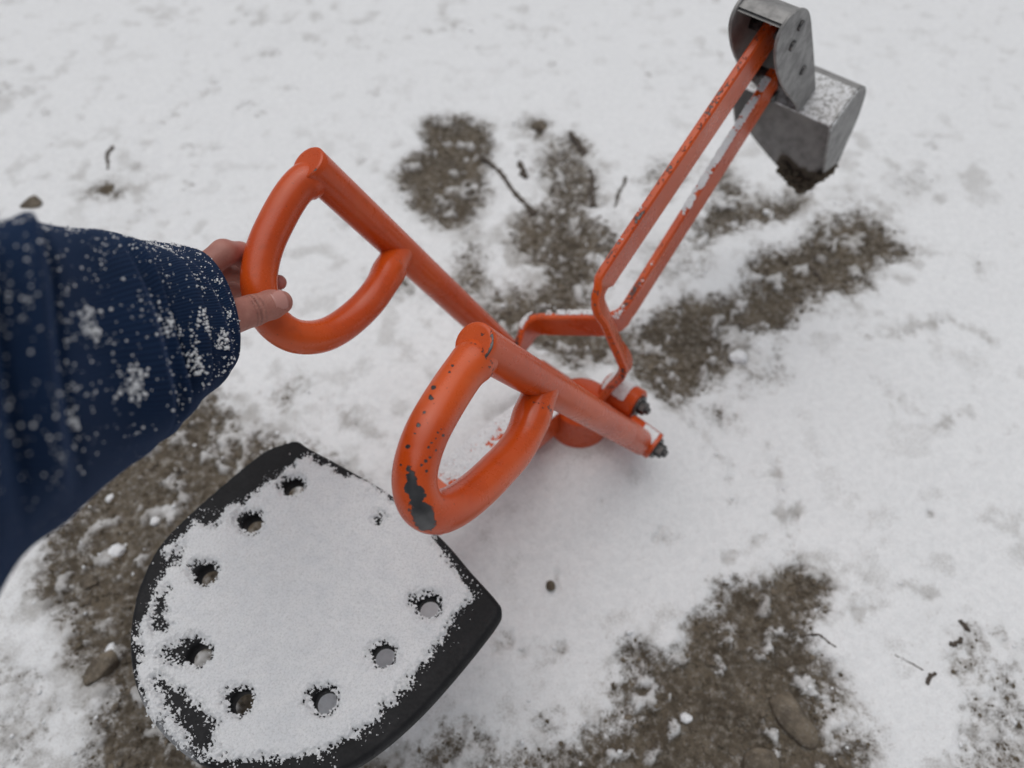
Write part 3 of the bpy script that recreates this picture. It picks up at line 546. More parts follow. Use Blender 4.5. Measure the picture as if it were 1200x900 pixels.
# ---------------------------------------------------------------- seat
ZS = .27
seat_out = smooth_poly(((-0.2806, 0.4452), (-0.2683, 0.4477), (-0.2515, 0.4367), (-0.2024, 0.4093), (-0.1428, 0.3727), (-0.0809, 0.319), (-0.0455, 0.2789), (-0.0185, 0.2493), (-0.011, 0.2364), (-0.0164, 0.2228), (-0.0391, 0.193), (-0.065, 0.162), (-0.093, 0.1318), (-0.1263, 0.103), (-0.1584, 0.0841), (-0.2012, 0.0734), (-0.2499, 0.0755), (-0.2929, 0.0862), (-0.326, 0.103), (-0.3583, 0.1287), (-0.3846, 0.162), (-0.4024, 0.2025), (-0.4101, 0.2446), (-0.4085, 0.2828), (-0.399, 0.316), (-0.3745, 0.3529), (-0.3396, 0.3965), (-0.3076, 0.4318)), 8)
holes = [(*q, .0108) for q in ((-0.2608, 0.3817), (-0.301, 0.3358), (-0.3391, 0.275), (-0.3258, 0.1896), (-0.2716, 0.1444), (-0.188, 0.1452), (-0.1337, 0.1896), (-0.0902, 0.24))]
dimple = (-0.1554, 0.34)
def seat_z(x, y, d):                          # shallow dish with a raised rim at the back
    c = np.array((-0.2201, 0.2354)); r = np.hypot(x-c[0], y-c[1])
    return ZS-.008*np.exp(-(r/.10)**2)-np.where(d < .006, .006-np.sqrt(np.clip(.006**2-(.006-np.clip(d, 0, .006))**2, 0, 1)), 0)
def build_seat():
    g = .0024; lo = seat_out.min(0)-.01; hi = seat_out.max(0)+.01
    X, Y = np.meshgrid(np.arange(lo[0], hi[0], g), np.arange(lo[1], hi[1], g)); x = X.ravel().copy(); y = Y.ravel().copy()
    def sd(x, y):
        d = poly_sd(x, y, seat_out)
        for h in holes: d = np.maximum(d, h[2]-np.hypot(x-h[0], y-h[1]))
        return d
    for it in range(3):
        d = sd(x, y); k = np.where(abs(d) < g*.72)[0]; e = 1e-4
        if it == 0: kk = k
        gxx = (sd(x[kk]+e, y[kk])-sd(x[kk]-e, y[kk]))/(2*e); gyy = (sd(x[kk], y[kk]+e)-sd(x[kk], y[kk]-e))/(2*e)
        dk = sd(x[kk], y[kk]); x[kk] -= dk*gxx; y[kk] -= dk*gyy
    d = sd(x, y); ny, nx = X.shape; i = np.arange(nx*ny).reshape(ny, nx)
    q = np.stack([i[:-1, :-1], i[:-1, 1:], i[1:, 1:], i[1:, :-1]], -1).reshape(-1, 4)
    q = q[(d[q] < 1e-4).all(1)]
    us = np.unique(q); mp = -np.ones(nx*ny, int); mp[us] = np.arange(len(us)); q = mp[q]; x = x[us]; y = y[us]; d = d[us]
    z = seat_z(x, y, np.clip(-d, 0, 1)); n = len(x); zb = np.full(n, ZS-.020)
    from collections import Counter
    ed = Counter(); 
    for fa in q:
        for j in range(4): ed[(fa[j], fa[(j+1) % 4])] += 1
    f = [tuple(a) for a in q]+[tuple(a[::-1]+n) for a in q]
    f += [(b, a, a+n, b+n) for (a, b) in ed if (b, a) not in ed]
    v = np.concatenate([np.stack([x, y, z], 1), np.stack([x, y, zb], 1)])
    fr = poly_sd(x, y, arr(((-0.3824, 0.1566), (-0.3698, 0.153), (-0.34, 0.1285), (-0.3095, 0.105), (-0.298, 0.0887), (-0.3099, 0.0855), (-0.3454, 0.1083), (-0.3721, 0.1354))))
    fr = np.concatenate([sstep(.006, -.006, fr)*.75, np.zeros(n)])
    return obj('seat', v, f, RUBBER, dig, attrs={'frost': fr}, sharp=50)
seat = build_seat()
v, f = box_tube(arr(SA)-FD*.06+UP*.015, arr(SA)+FD*.03+UP*.012, .06, .05); obj('seat_mount', v, f, PAINT, seat, smooth=False, attrs={'wear': [0]*len(v)})
snow_out = ((-0.2711, 0.4096), (-0.2509, 0.427), (-0.2304, 0.4149), (-0.1913, 0.3993), (-0.1403, 0.3691), (-0.0902, 0.3238), (-0.0802, 0.301), (-0.0535, 0.2747), (-0.037, 0.2526), (-0.052, 0.237), (-0.0667, 0.2052), (-0.0887, 0.1786), (-0.1131, 0.1459), (-0.1369, 0.1217), (-0.1814, 0.0958), (-0.2097, 0.0913), (-0.2635, 0.0881), (-0.2987, 0.0913), (-0.3306, 0.1083), (-0.3616, 0.132), (-0.3793, 0.1566), (-0.3867, 0.1898), (-0.3933, 0.2052), (-0.3945, 0.2289), (-0.3927, 0.2577), (-0.387, 0.2812), (-0.396, 0.3055), (-0.3823, 0.3261), (-0.3631, 0.3449), (-0.3366, 0.3545), (-0.321, 0.3642), (-0.3027, 0.3841), (-0.287, 0.3967))
bare_strips = [((-0.3597, 0.1646), (-0.344, 0.1566), (-0.3211, 0.1424), (-0.2983, 0.1234), (-0.2922, 0.105), (-0.3006, 0.0945), (-0.3158, 0.115), (-0.3283, 0.1337), (-0.3454, 0.1477)),
 ((-0.3759, 0.2568), (-0.3823, 0.2472), (-0.3822, 0.2329), (-0.3754, 0.2177), (-0.3682, 0.2177), (-0.3757, 0.2329), (-0.3773, 0.2472)),
 ((-0.3687, 0.3497), (-0.3378, 0.3593), (-0.3437, 0.3378), (-0.3597, 0.3401)), ((-0.3873, 0.2899), (-0.3733, 0.301), (-0.3737, 0.2943), (-0.3836, 0.2842)),
 ((-0.3582, 0.1936), (-0.3296, 0.2052), (-0.3301, 0.1842), (-0.3504, 0.1868))]
def build_seat_snow():
    g = .00115; so = smooth_poly(snow_out, 4); lo = so.min(0)-.012; hi = so.max(0)+.012
    X, Y = np.meshgrid(np.arange(lo[0], hi[0], g), np.arange(lo[1], hi[1], g)); x = X.ravel(); y = Y.ravel()
    n1 = fbm(x, y, 70, 4, 1, .6)-.5; n2 = fbm(x, y, 620, 3, 2, .65)-.5; n3 = RNG.random(x.shape)-.5
    d = -poly_sd(x, y, so)+n1*.020+n2*.011
    for b in bare_strips: d = np.minimum(d, poly_sd(x, y, arr(b))*.8+n1*.012+n2*.012+.0005)
    for j, h in enumerate(holes+[(*dimple, .01)]):
        dx = x-h[0]; dy = y-h[1]; r = np.hypot(dx, dy); k = .0094 if j != 8 else .002
        d = np.minimum(d, (r-k)+n2*.005+n1*.003-.0012*(dx > 0))
        tail = np.hypot(dx+.009, dy-.004)-(.0060 if j in (1, 2, 3, 7, 4) else .0035)   # wind-scoured side of the hole
        if j != 8: d = np.minimum(d, tail+n1*.010+n2*.010)
        else: d = np.minimum(d, np.hypot(dx, dy)-.0015+n2*.020+n1*.008)
    hgt = sstep(0, .011, d)*(.0050+.0035*(fbm(x, y, 30, 3, 3)-.3))+n2*.0013+n3*.0011+.0022*(fbm(x, y, 55, 3, 0)-.5)*sstep(0, .02, d)
    sdn = -poly_sd(x, y, seat_out); z = seat_z(x, y, np.clip(sdn, 0, 1))+np.maximum(hgt, 0)+.0004
    thin = vnoise(x*900, y*900, 4)+vnoise(x*260, y*260, 5)*.5
    keep = (d+n3*.0045 > .0008) & ((d > .006) | (thin > .55+.0*d))
    ny, nx = X.shape; i = np.arange(nx*ny).reshape(ny, nx)
    q = np.stack([i[:-1, :-1], i[:-1, 1:], i[1:, 1:], i[1:, :-1]], -1).reshape(-1, 4)
    q = q[keep[q].sum(1) >= 3]; edge = ~keep
    z = np.where(edge, seat_z(x, y, np.clip(sdn, 0, 1))-.0003, z)
    us = np.unique(q); mp = -np.ones(nx*ny, int); mp[us] = np.arange(len(us))
    v = np.stack([x[us], y[us], z[us]], 1); q = mp[q]
    # loose grains round the edge
    k = np.where((d > -.012) & (d < .006) & (sdn > .003))[0]
    hd = np.min([np.hypot(x[k]-h[0], y[k]-h[1])-h[2] for h in holes], axis=0); k = k[hd > .0006]
    pr = np.clip((d[k]+.012)/.016, 0, 1)**2.2; k = k[RNG.random(len(k)) < pr*.22]; k = RNG.permutation(k)[:9000]
    sz = .0003+.0009*RNG.random(len(k))**3
    gp = np.stack([x[k], y[k], seat_z(x[k], y[k], np.clip(sdn[k], 0, 1))+sz*.6+np.maximum(d[k], 0)*.2], 1)
    gv, gf = grains(gp, sz, 1, .9, .3)
    v2 = np.vstack([v, gv]); f2 = [tuple(a) for a in q.tolist()]+[tuple(a) for a in (gf+len(v)).tolist()]
    o = obj('seat_snow', v2, f2, SNOW); tag(o, 'powdery snow lying on the black perforated seat', 'snow', None, 'stuff')
build_seat_snow()

# snow and frost lying on the metalwork
def snow_on(name, label, pts, sz):
    v, f = grains(pts, sz, 1, .8, .3); return tag(obj(name, v, f, SNOW), label, 'snow', None, 'stuff')
def box_snow(a, b, wid, off, n, dens=None):
    t = (b-a)/np.linalg.norm(b-a); s = np.cross(t, UP); s /= np.linalg.norm(s); u = np.cross(s, t)
    q = RNG.random(n); x = (RNG.random(n)-.5); return a+np.outer(q, b-a)+np.outer(x*wid, s)+u*off
p = box_snow(SA, SB, .054, .031, 15000); k = fbm(p[:, 0], p[:, 1], 60, 3, 1)+.25*RNG.random(len(p)) > .50
snow_on('seat_arm_snow', 'dusting of snow along the top of the bar under the seat', p[k], .0008+.0016*RNG.random(k.sum())**2)
a, b = arr(bv_[0]), 0
def tube_snow(c0, c1, r, n, arc=1.0, lo=.05, hi=.95):
    c0, c1 = arr(c0), arr(c1); t = (c1-c0)/np.linalg.norm(c1-c0); s = np.cross(t, UP); s /= np.linalg.norm(s); u = np.cross(s, t)
    q = lo+(hi-lo)*RNG.random(n); an = (RNG.random(n)-.5)*2*arc
    return c0+np.outer(q, c1-c0)+r*(np.outer(np.sin(an), s)+np.outer(np.cos(an), u))
p = tube_snow((0.1451, 0.6116, 0.152), (0.186, 0.5745, 0.1566), .0238, 2600, .85, .05, .72)
snow_on('bush_snow', 'small cap of snow on the orange pivot bush', p, .0010+.0016*RNG.random(len(p)))
p = tube_snow((0.17, 0.545, 0.142), (0.2078, 0.5152, 0.1358), .0218, 900, .5, .45, .9)
snow_on('lever_end_snow', 'thin streak of snow on top of the bolted lever end', p, .0009+.0012*RNG.random(len(p)))
def bar_frost(path, wref, hgt, n, lo, hi, thr):
    path = arr(path); seg = np.r_[0, np.cumsum(np.linalg.norm(np.diff(path, axis=0), axis=1))]; s = (lo+(hi-lo)*RNG.random(n))*seg[-1]
    p = np.stack([np.interp(s, seg, path[:, c]) for c in range(3)], 1); t = np.stack([np.interp(s+.002, seg, path[:, c])-np.interp(s-.002, seg, path[:, c]) for c in range(3)], 1)
    t /= np.linalg.norm(t, axis=1)[:, None]; w = arr(wref)[None]-(t@arr(wref))[:, None]*t; w /= np.linalg.norm(w, axis=1)[:, None]; b = np.cross(t, w)
    p = p+w*hgt/2+b*((RNG.random(n)-.5)*.0090)[:, None]; k = fbm(p[:, 0]*1.0, p[:, 1]*.7+p[:, 2]*.7, 55, 4, 2, .7)*1.1+RNG.random(n)*.28 > thr; return p[k]
p = np.vstack([bar_frost(pl_, wl_, .0515, 6000, .02, .33, .64), bar_frost(pl_, wl_, .0515, 2500, .33, .62, .98), bar_frost(pl_, UP, .0515, 2500, .62, .84, .74)])
snow_on('lower_bar_frost', 'white frost along the top edge of the lower orange bar', p, .0006+.0011*RNG.random(len(p))**2)
p = bar_frost(pu, wb, .0515, 4500, .02, .66, 1.08)
snow_on('upper_bar_frost', 'specks of frost along the top edge of the upper orange bar', p, .0005+.0008*RNG.random(len(p))**2)

# ---------------------------------------------------------------- person: forearm, hand, sleeve
per = thing('person', 'left arm in a snow-flecked navy ribbed sleeve, hand gripping the orange handle', 'person', (-0.2797, 0.444, 0.5352))
def capsule(px, py, pz, a, b, ra, rb):
    ax, ay, az = a; d = b-a; L2 = d@d; wx, wy, wz = px-ax, py-ay, pz-az
    t = np.clip((wx*d[0]+wy*d[1]+wz*d[2])/L2, 0, 1)
    return np.sqrt((wx-t*d[0])**2+(wy-t*d[1])**2+(wz-t*d[2])**2)-(ra+(rb-ra)*t)
def surface_nets(fn, lo, hi, h):
    n = np.ceil((arr(hi)-arr(lo))/h).astype(int)+1; ax = [lo[i]+np.arange(n[i])*h for i in range(3)]
    Xg, Yg, Zg = np.meshgrid(*ax, indexing='ij'); D = fn(Xg, Yg, Zg); S = D < 0
    c = [D[i:n[0]-1+i, j:n[1]-1+j, k:n[2]-1+k] for i in (0, 1) for j in (0, 1) for k in (0, 1)]
    off = [np.array((i, j, k), float) for i in (0, 1) for j in (0, 1) for k in (0, 1)]
    cs = np.stack([q < 0 for q in c]); act = cs.any(0) & ~cs.all(0); acc = np.zeros(act.shape+(3,)); cnt = np.zeros(act.shape)
    for a in range(8):
        for b in range(a+1, 8):
            if abs(off[a]-off[b]).sum() != 1: continue
            m = (c[a] < 0) != (c[b] < 0); dd = c[a]-c[b]; t = np.where(m, c[a]/np.where(dd == 0, 1, dd), 0)
            acc += np.where(m[..., None], off[a]+(off[b]-off[a])*t[..., None], 0); cnt += m
    idx = -np.ones(act.shape, int); w = np.argwhere(act); idx[act] = np.arange(len(w))
    v = arr(lo)+(w+acc[act]/cnt[act][:, None])*h; f = []
    for d in range(3):
        e1, e2 = (d+1) % 3, (d+2) % 3; s0 = [slice(None)]*3; s1 = [slice(None)]*3; s0[d] = slice(0, -1); s1[d] = slice(1, None)
        A = S[tuple(s0)]; B = S[tuple(s1)]
        for sgn, M in ((0, A & ~B), (1, ~A & B)):
            q = np.argwhere(M); q = q[(q[:, e1] > 0) & (q[:, e2] > 0) & (q[:, e1] < n[e1]-1) & (q[:, e2] < n[e2]-1)]
            o1 = np.zeros(3, int); o1[e1] = 1; o2 = np.zeros(3, int); o2[e2] = 1
            Q = np.stack([idx[tuple((q-x).T)] for x in (0*o1, o1, o1+o2, o2)], 1); f.append(Q[:, ::-1] if sgn else Q)
    f = np.vstack(f); return v, f[(f >= 0).all(1)]
B1 = lambda *a: [arr(q) for q in a]
bones = []   # (points, radii)
bones.append((((-0.2747, 0.3971, 0.5634), (-0.2545, 0.4036, 0.5533), (-0.2385, 0.4269, 0.5379), (-0.226, 0.4408, 0.5305), (-0.2192, 0.4467, 0.5273)), (.017, .0165, .0142, .0135, .0112)))     # thumb
bones.append((((-0.2931, 0.4698, 0.5471), (-0.2774, 0.4924, 0.5471), (-0.2703, 0.5077, 0.531), (-0.2622, 0.5086, 0.5048), (-0.2482, 0.5, 0.4987), (-0.2357, 0.4931, 0.5049)), (.0125, .0125, .0112, .0095, .0085, .0078)))   # index
bones.append((((-0.3091, 0.4745, 0.5199), (-0.2948, 0.503, 0.513), (-0.2859, 0.5199, 0.4931), (-0.269, 0.5136, 0.4765), (-0.2533, 0.5036, 0.4768), (-0.2449, 0.496, 0.4825)), (.0125, .012, .0108, .0092, .0085, .0078)))   # middle
bones.append((((-0.3215, 0.4777, 0.4977), (-0.31, 0.5081, 0.4824), (-0.2995, 0.5244, 0.4621), (-0.2823, 0.5178, 0.4502), (-0.267, 0.5073, 0.4537), (-0.2592, 0.5005, 0.46)), (.012, .0115, .0100, .0088, .0080, .0074)))   # ring
bones.append((((-0.3277, 0.4744, 0.4832), (-0.322, 0.5068, 0.4571), (-0.3142, 0.5212, 0.4379), (-0.2994, 0.5182, 0.4284), (-0.2859, 0.5098, 0.4323), (-0.2792, 0.5038, 0.4379)), (.011, .0100, .0088, .0078, .0072, .0066)))   # little
palm = [((-0.2952, 0.4326, 0.5455), (-0.2928, 0.4706, 0.544), .020, .0145), ((-0.3045, 0.4329, 0.5335), (-0.3074, 0.4738, 0.5194), .020, .014), ((-0.3108, 0.4355, 0.5231), (-0.3207, 0.4776, 0.4952), .020, .0135), ((-0.3131, 0.4348, 0.5165), (-0.3269, 0.4743, 0.4807), .018, .0125), ((-0.2967, 0.4133, 0.5442), (-0.2741, 0.3984, 0.5618), .021, .017)]
arm = [((-0.3092, 0.4368, 0.5241), (-0.3087, 0.3828, 0.5656), .024, .027), ((-0.3087, 0.3828, 0.5656), (-0.2829, 0.2752, 0.6612), .027, .034), ((-0.286, 0.2782, 0.6572), (-0.2726, 0.2266, 0.7064), .032, .034)]
def hand_sdf(px, py, pz):
    D = None; k = .006
    def sm(a, b, k):
        h = np.clip(.5+.5*(b-a)/k, 0, 1); return b*(1-h)+a*h-k*h*(1-h)
    for a, b, ra, rb in arm+palm:
        q = capsule(px, py, pz, arr(a), arr(b), ra, rb); D = q if D is None else sm(D, q, .012)
    for pts, rr in bones:
        F_ = None
        for i in range(len(pts)-1):
            q = capsule(px, py, pz, arr(pts[i]), arr(pts[i+1]), rr[i], rr[i+1]); F_ = q if F_ is None else sm(F_, q, .0035)
        D = sm(D, F_, .0045)
    return D
allp = np.array([q for b, _ in bones for q in b]+[q for a in palm for q in a[:2]]+[q for a in arm for q in a[:2]])
hv, hf = surface_nets(hand_sdf, allp.min(0)-.056, allp.max(0)+.056, .0022)
tk = arr(bones[0][0]); tdir = tk[-1]-tk[2]; tdir /= np.linalg.norm(tdir)
s_t = (hv-tk[2])@tdir; dthumb = np.linalg.norm(hv-tk[2]-np.outer(s_t, tdir), axis=1)
cre = np.zeros(len(hv))
for c, a_ in ((.001, 1), (-.003, .7), (.0045, .6), (-.016, .5), (-.019, .4)):
    wob = .0012*np.sin(dthumb*900+c*3000); cre = np.maximum(cre, a_*np.exp(-((s_t-c-wob)/.0009)**2)*(dthumb < .018))
red = np.maximum(np.exp(-(np.linalg.norm(hv-arr((-0.2673, 0.4984, 0.5367)), axis=1)/.016)**2), np.exp(-(np.linalg.norm(hv-arr((-0.2304, 0.4883, 0.5112)), axis=1)/.010)**2))
red = np.maximum(red, .5*np.exp(-(np.linalg.norm(hv-tk[-1], axis=1)/.012)**2))
body = obj('body', hv, hf, SKIN, per, attrs={'red': red, 'crease': cre})
# thumb nail: a curved plate set on the thumb's upper side
nt_ = arr((-0.2216, 0.4481, 0.5283)); camdir = arr((0.3129, -0.6327, 0.7084))
nrm = camdir+.30*UP; nrm -= (nrm@tdir)*tdir; nrm /= np.linalg.norm(nrm); sid = np.cross(tdir, nrm)
v = []; f = []; nu, nv_ = 9, 9
for i in range(nu):
    for j in range(nv_):
        a = (i/(nu-1)-.5)*1.75; l = -.0065+.0140*(j/(nv_-1)); e = abs(i/(nu-1)-.5)*2; l = l*(1-.16*e**3)
        c = tk[3]+tdir*(.003+l); rr = .01445-.00022*max(0, (l+.003)*1000)*.28-.0010*e**4
        v.append(c+rr*(math.cos(a)*nrm+math.sin(a)*sid))
for i in range(nu-1):
    for j in range(nv_-1): f.append((i*nv_+j, (i+1)*nv_+j, (i+1)*nv_+j+1, i*nv_+j+1))
nail = obj('nail', v, f, NAIL, per)
sol = nail.modifiers.new('thickness', 'SOLIDIFY'); sol.thickness = .0007; sol.offset = -1
# sleeve
rings = [  # two silhouette points and the nearest point of every hoop of the sleeve
 ((-0.2955, 0.4876, 0.5596), (-0.272, 0.3939, 0.5062), (-0.2322, 0.3914, 0.5655)),
 ((-0.3052, 0.47, 0.5839), (-0.2695, 0.3503, 0.5245), (-0.2271, 0.3566, 0.5899)),
 ((-0.3109, 0.4477, 0.611), (-0.2724, 0.3154, 0.5428), (-0.2266, 0.3251, 0.6228)),
 ((-0.3112, 0.4249, 0.6378), (-0.2732, 0.278, 0.5593), (-0.2271, 0.2922, 0.6548)),
 ((-0.3057, 0.3848, 0.683), (-0.2681, 0.2334, 0.5953), (-0.2261, 0.2483, 0.6973)),
 ((-0.293, 0.3388, 0.7301), (-0.2613, 0.1861, 0.6354), (-0.213, 0.2013, 0.7498)),
 ((-0.2797, 0.2972, 0.7681), (-0.2542, 0.1426, 0.672), (-0.2054, 0.1663, 0.7863)),
 ((-0.2636, 0.2509, 0.8089), (-0.2345, 0.0916, 0.7096), (-0.1928, 0.132, 0.8234)),
]
def build_sleeve():
    C0 = []; E1 = []; E2 = []
    for A, B, Nn in rings:
        A, B, Nn = arr(A), arr(B), arr(Nn); c = (A+B)/2; C0.append(c); E1.append((A-B)/2); E2.append(Nn-c)
    c = C0[-1]; ax = C0[-1]-C0[-2]; ax /= np.linalg.norm(ax); r = np.linalg.norm(E1[-1])
    for k, (p, s) in enumerate((((-.215, .02, .90), 1.), ((-.25, -.10, .98), 1.02), ((-.29, -.22, 1.04), 1.0), ((-.30, -.25, 1.055), .55))):
        C0.append(arr(p)); E1.append(np.array([-.055, .03, .075])*s*.95); E2.append(np.array([.085, .02, .03])*s*.9)
    n = 48; C1, D1, D2 = spline(C0, n), spline(E1, n), spline(E2, n); m = len(C1); seg = 220
    an = np.linspace(0, 2*math.pi, seg, endpoint=False)
    s = np.arange(m)/n                                   # ring number along the arm
    folds = [(.42, .030, .5), (1.15, .030, .7), (2.0, .070, 1.5), (3.05, .115, 1.2), (3.72, .13, 2.0), (5.4, .12, 1.8), (6.7, .07, 1.6), (8, .06, 1)]
    tow = -np.gradient(C1, axis=0); tow /= np.linalg.norm(tow, axis=1)[:, None]; tow[-48:] = 0
    v = np.zeros((m, seg, 3)); uv = np.zeros((m, seg, 2))
    for j, a in enumerate(an):
        sh = .10*math.sin(a*1.0+.6)+.07*math.sin(2*a+1.3)+.04*math.sin(5*a)
        bulge = np.zeros(m)
        for fp, am, sgw in folds:
            d = (s-fp-sh*min(1, fp)*.9-.16*math.sin(1.6*a+fp*2.1)*min(1, fp/2))
            bulge += 2.5*am*(.02+.95*sstep(.22, .85, math.sin(a))*(1-.85*sstep(1.75, 2.45, a)))*np.where(d < 0, np.exp(-(d/.19)**2), np.exp(-(d/(.30*sgw))**2))-.55*am*np.exp(-((d+.34)/.12)**2)*sstep(.2, .8, math.sin(a))*(1-.85*sstep(1.75, 2.45, a))   # steep towards the cuff, slack behind
        bulge += .012*np.sin(s*2.3+3*a)+.006*np.sin(s*4-5*a)-.01
        v[:, j] = C1+(np.cos(a)*D1+np.sin(a)*D2)*(1+bulge-.05)[:, None]+tow*(np.maximum(bulge, 0)*.03)[:, None]
        uv[:, j, 0] = a/(2*math.pi); uv[:, j, 1] = s
    # hem turned inwards
    inn = []
    for q, (sc, sh) in enumerate(((.985, -.10), (.93, -.02), (.86, .25), (.80, .9), (.78, 2.0))):
        k = min(max(sh, 0)*n, m-1); k0 = int(k); base = v[k0]; cc = base.mean(0); dirc = C1[0]-C1[12]; dirc /= np.linalg.norm(dirc)
        inn.append(cc+(base-cc)*sc+dirc*(.0015 if q == 0 else 0))
    vv = np.concatenate([np.array(inn[::-1]), v]); k = len(inn); u2 = np.concatenate([np.repeat(uv[:1], k, 0), uv])
    M = len(vv); i = np.arange(M*seg).reshape(M, seg); j2 = np.roll(i, -1, 1)
    f = np.stack([i[:-1], j2[:-1], j2[1:], i[1:]], -1).reshape(-1, 4)
    fl = [tuple(q) for q in f.tolist()]+[tuple(i[-1].tolist())]
    # outward faces
    o = obj('sleeve', vv.reshape(-1, 3), fl, CLOTH, per); me = o.data
    ul = me.uv_layers.new(name='UVMap'); li = np.zeros(len(me.loops), np.int32); me.loops.foreach_get('vertex_index', li)
    U = u2.reshape(-1, 2)[li].copy()
    lu = U[:, 0]; 
    for p in me.polygons:
        if p.loop_total == 4:
            r = range(p.loop_start, p.loop_start+4); a = [lu[q] for q in r]
            if max(a)-min(a) > .5:
                for q in r:
                    if lu[q] < .5: U[q, 0] += 1
    ul.data.foreach_set('uv', U.ravel().astype(np.float32))
    return v, me
SV, sme = build_sleeve()
def sleeve_snow():
    m, seg, _ = SV.shape; C_ = SV.mean(1); P_ = []; S_ = []
    du = np.roll(SV, -1, 1)-np.roll(SV, 1, 1); ds = np.gradient(SV, axis=0); nn = np.cross(du, ds); nn /= np.linalg.norm(nn, axis=2)[..., None]+1e-12
    flip = np.sign(((SV-C_[:, None])*nn).sum(2)); nn *= flip[..., None]
    mm = 48*7+24
    def add(i, j, size):
        i = int(min(max(i, 1), m-2)); j = int(j) % seg; n_ = nn[i, j]
        if n_[2] < -.25: return
        P_.append(SV[i, j]+n_*size*.35+(RNG.random(3)-.5)*.0012); S_.append(size)
    for _ in range(2900): add(RNG.random()*mm, RNG.random()*seg, (.00028+.0007*RNG.random()**3))
    for _ in range(260):
        ci, cj = 12+RNG.random()*(mm-12), RNG.random()*seg; near = ci/mm; k = int(3+34*RNG.random()**2.2*(.35+near)); sp = 1.2+2.6*RNG.random()
        for _ in range(k): add(ci+RNG.normal()*sp*1.65, cj+RNG.normal()*sp, (.00035+.0009*RNG.random()**2)*(1.0-.40*near))
    for (fi, fj) in ((40, 62), (52, 48), (34, 50), (22, 58), (66, 60), (60, 76), (74, 46), (84, 66)):   # thicker clumps
        for _ in range(60): add(fi*3+RNG.normal()*4.5, fj+RNG.normal()*2.2, .0005+.0011*RNG.random()**2)
    v, f = grains(P_, S_, 1, .9, .35)
    tag(obj('sleeve_snow_flecks', v, f, SNOW), 'white snow flecks and clumps caught on the navy sleeve', 'snow', None, 'stuff')
sleeve_snow()

# ---------------------------------------------------------------- small things on the ground
def stone(name, label, cat, x, y, sx, sy, sz, rot, m, group=None, seed=0, sink=.35):
    bv, bf = ico(4); g = np.random.default_rng(seed+40); v = bv.copy()
    if m is SNOW:                                        # crumbly lump made of overlapping blobs
        for _ in range(9):
            c = g.normal(size=3); c /= np.linalg.norm(c); d = bv@c; v += bv*(.42*np.exp(-((1-d)/.10))*g.uniform(-.7, 1))[:, None]
        n_ = fbm(bv[:, 0]+bv[:, 2]*.7+seed, bv[:, 1]-bv[:, 2]*.6+seed*2, 4.5, 4, seed, .65)-.5; v *= (1+.55*n_)[:, None]; v *= .72
    else:                                                # angular stone: planes cut off a ball, then weathered
        for _ in range(13):
            c = g.normal(size=3); c /= np.linalg.norm(c); d = v@c; h = g.uniform(.58, .86); v -= np.where(d > h, (d-h)*.88, 0)[:, None]*c
        n_ = fbm(bv[:, 0]+bv[:, 2]*.7+seed, bv[:, 1]-bv[:, 2]*.6+seed*2, 3.0, 5, seed, .6)-.5; v *= (1.12+.22*n_)[:, None]
    v = v*np.array([sx, sy, sz]); c, s_ = math.cos(rot), math.sin(rot); v = np.stack([v[:, 0]*c-v[:, 1]*s_, v[:, 0]*s_+v[:, 1]*c, v[:, 2]], 1)
    h = ground_h(x, y); o = obj(name, v, [tuple(q) for q in bf.tolist()], m); o.location = (x, y, h+sz*(1-2*sink)); return tag(o, label, cat, group)
def stick(name, label, cat, pts, r0, r1, m=BARK, lift=.15, seed=0, group=None):
    p = arr(pts); p = np.stack([p[:, 0], p[:, 1], [ground_h(a, b)+lift*r0 for a, b in p[:, :2]]], 1); q = spline(p, 8)
    q[:, :2] += (np.stack([vnoise(np.arange(len(q))*.5, np.full(len(q), seed+.3), 1), vnoise(np.arange(len(q))*.5, np.full(len(q), seed+7.3), 2)], 1)-.5)*r0*1.5
    rr = np.linspace(r0, r1, len(q))*(1+.8*(vnoise(np.arange(len(q))*.9, np.full(len(q), seed+2.1), 3)-.5))
    v, f, _ = tube(q, rr, 10, min(r0, r1)*.3, mod=lambda s, a: 1+.16*math.sin(a*3+seed+s*9)+.12*math.sin(a*2+s*23)); c = v.mean(0); c[2] = v[:, 2].min()
    o = obj(name, v-c, f, m); o.location = c; return tag(o, label, cat, group)
stone('stone', 'tan rounded stone half buried left of the seat rim', 'stone', *(-0.5616, 0.2352), .017, .026, .013, -.5, STONE, seed=1)
stone('stone', 'long tan stone lying in the mud at the bottom right', 'stone', *(0.3748, 0.1744), .019, .040, .013, .45, STONE, seed=2)
stone('stone', 'grey-brown cobble cut by the lower picture edge', 'stone', *(0.3159, 0.1198), .026, .017, .013, .1, STONE, seed=3)
stone('stone', 'tan pebble showing through snow above the sleeve', 'stone', *(-1.0234, 1.1796), .025, .017, .012, .1, STONE, seed=4)
stone('pebble', 'lone dark pebble on clean snow right of the seat', 'pebble', *(0.0555, 0.3468), .0068, .0078, .006, .3, SOIL, seed=5, sink=.2)
stone('stone', 'small tan stone on the snow above the mud patches', 'stone', *(0.0671, 1.4589), .020, .022, .012, .6, STONE, seed=6)
stone('snow_lump', 'largest white snow lump on the mud below the sleeve', 'snow lump', *(-0.6009, 0.4061), .018, .015, .010, .3, SNOW, seed=7)
stone('snow_lump', 'small snow lump on the mud between sleeve and seat', 'snow lump', *(-0.5581, 0.4565), .009, .012, .008, -.5, SNOW, seed=8)
stone('snow_lump', 'little snow lump on the mud under the sleeve edge', 'snow lump', *(-0.6415, 0.4946), .008, .008, .006, 0, SNOW, seed=9)
stone('snow_lump', 'round white lump in the muddy patch at lower right', 'snow lump', *(0.2319, 0.1744), .010, .009, .007, .2, SNOW, seed=10)
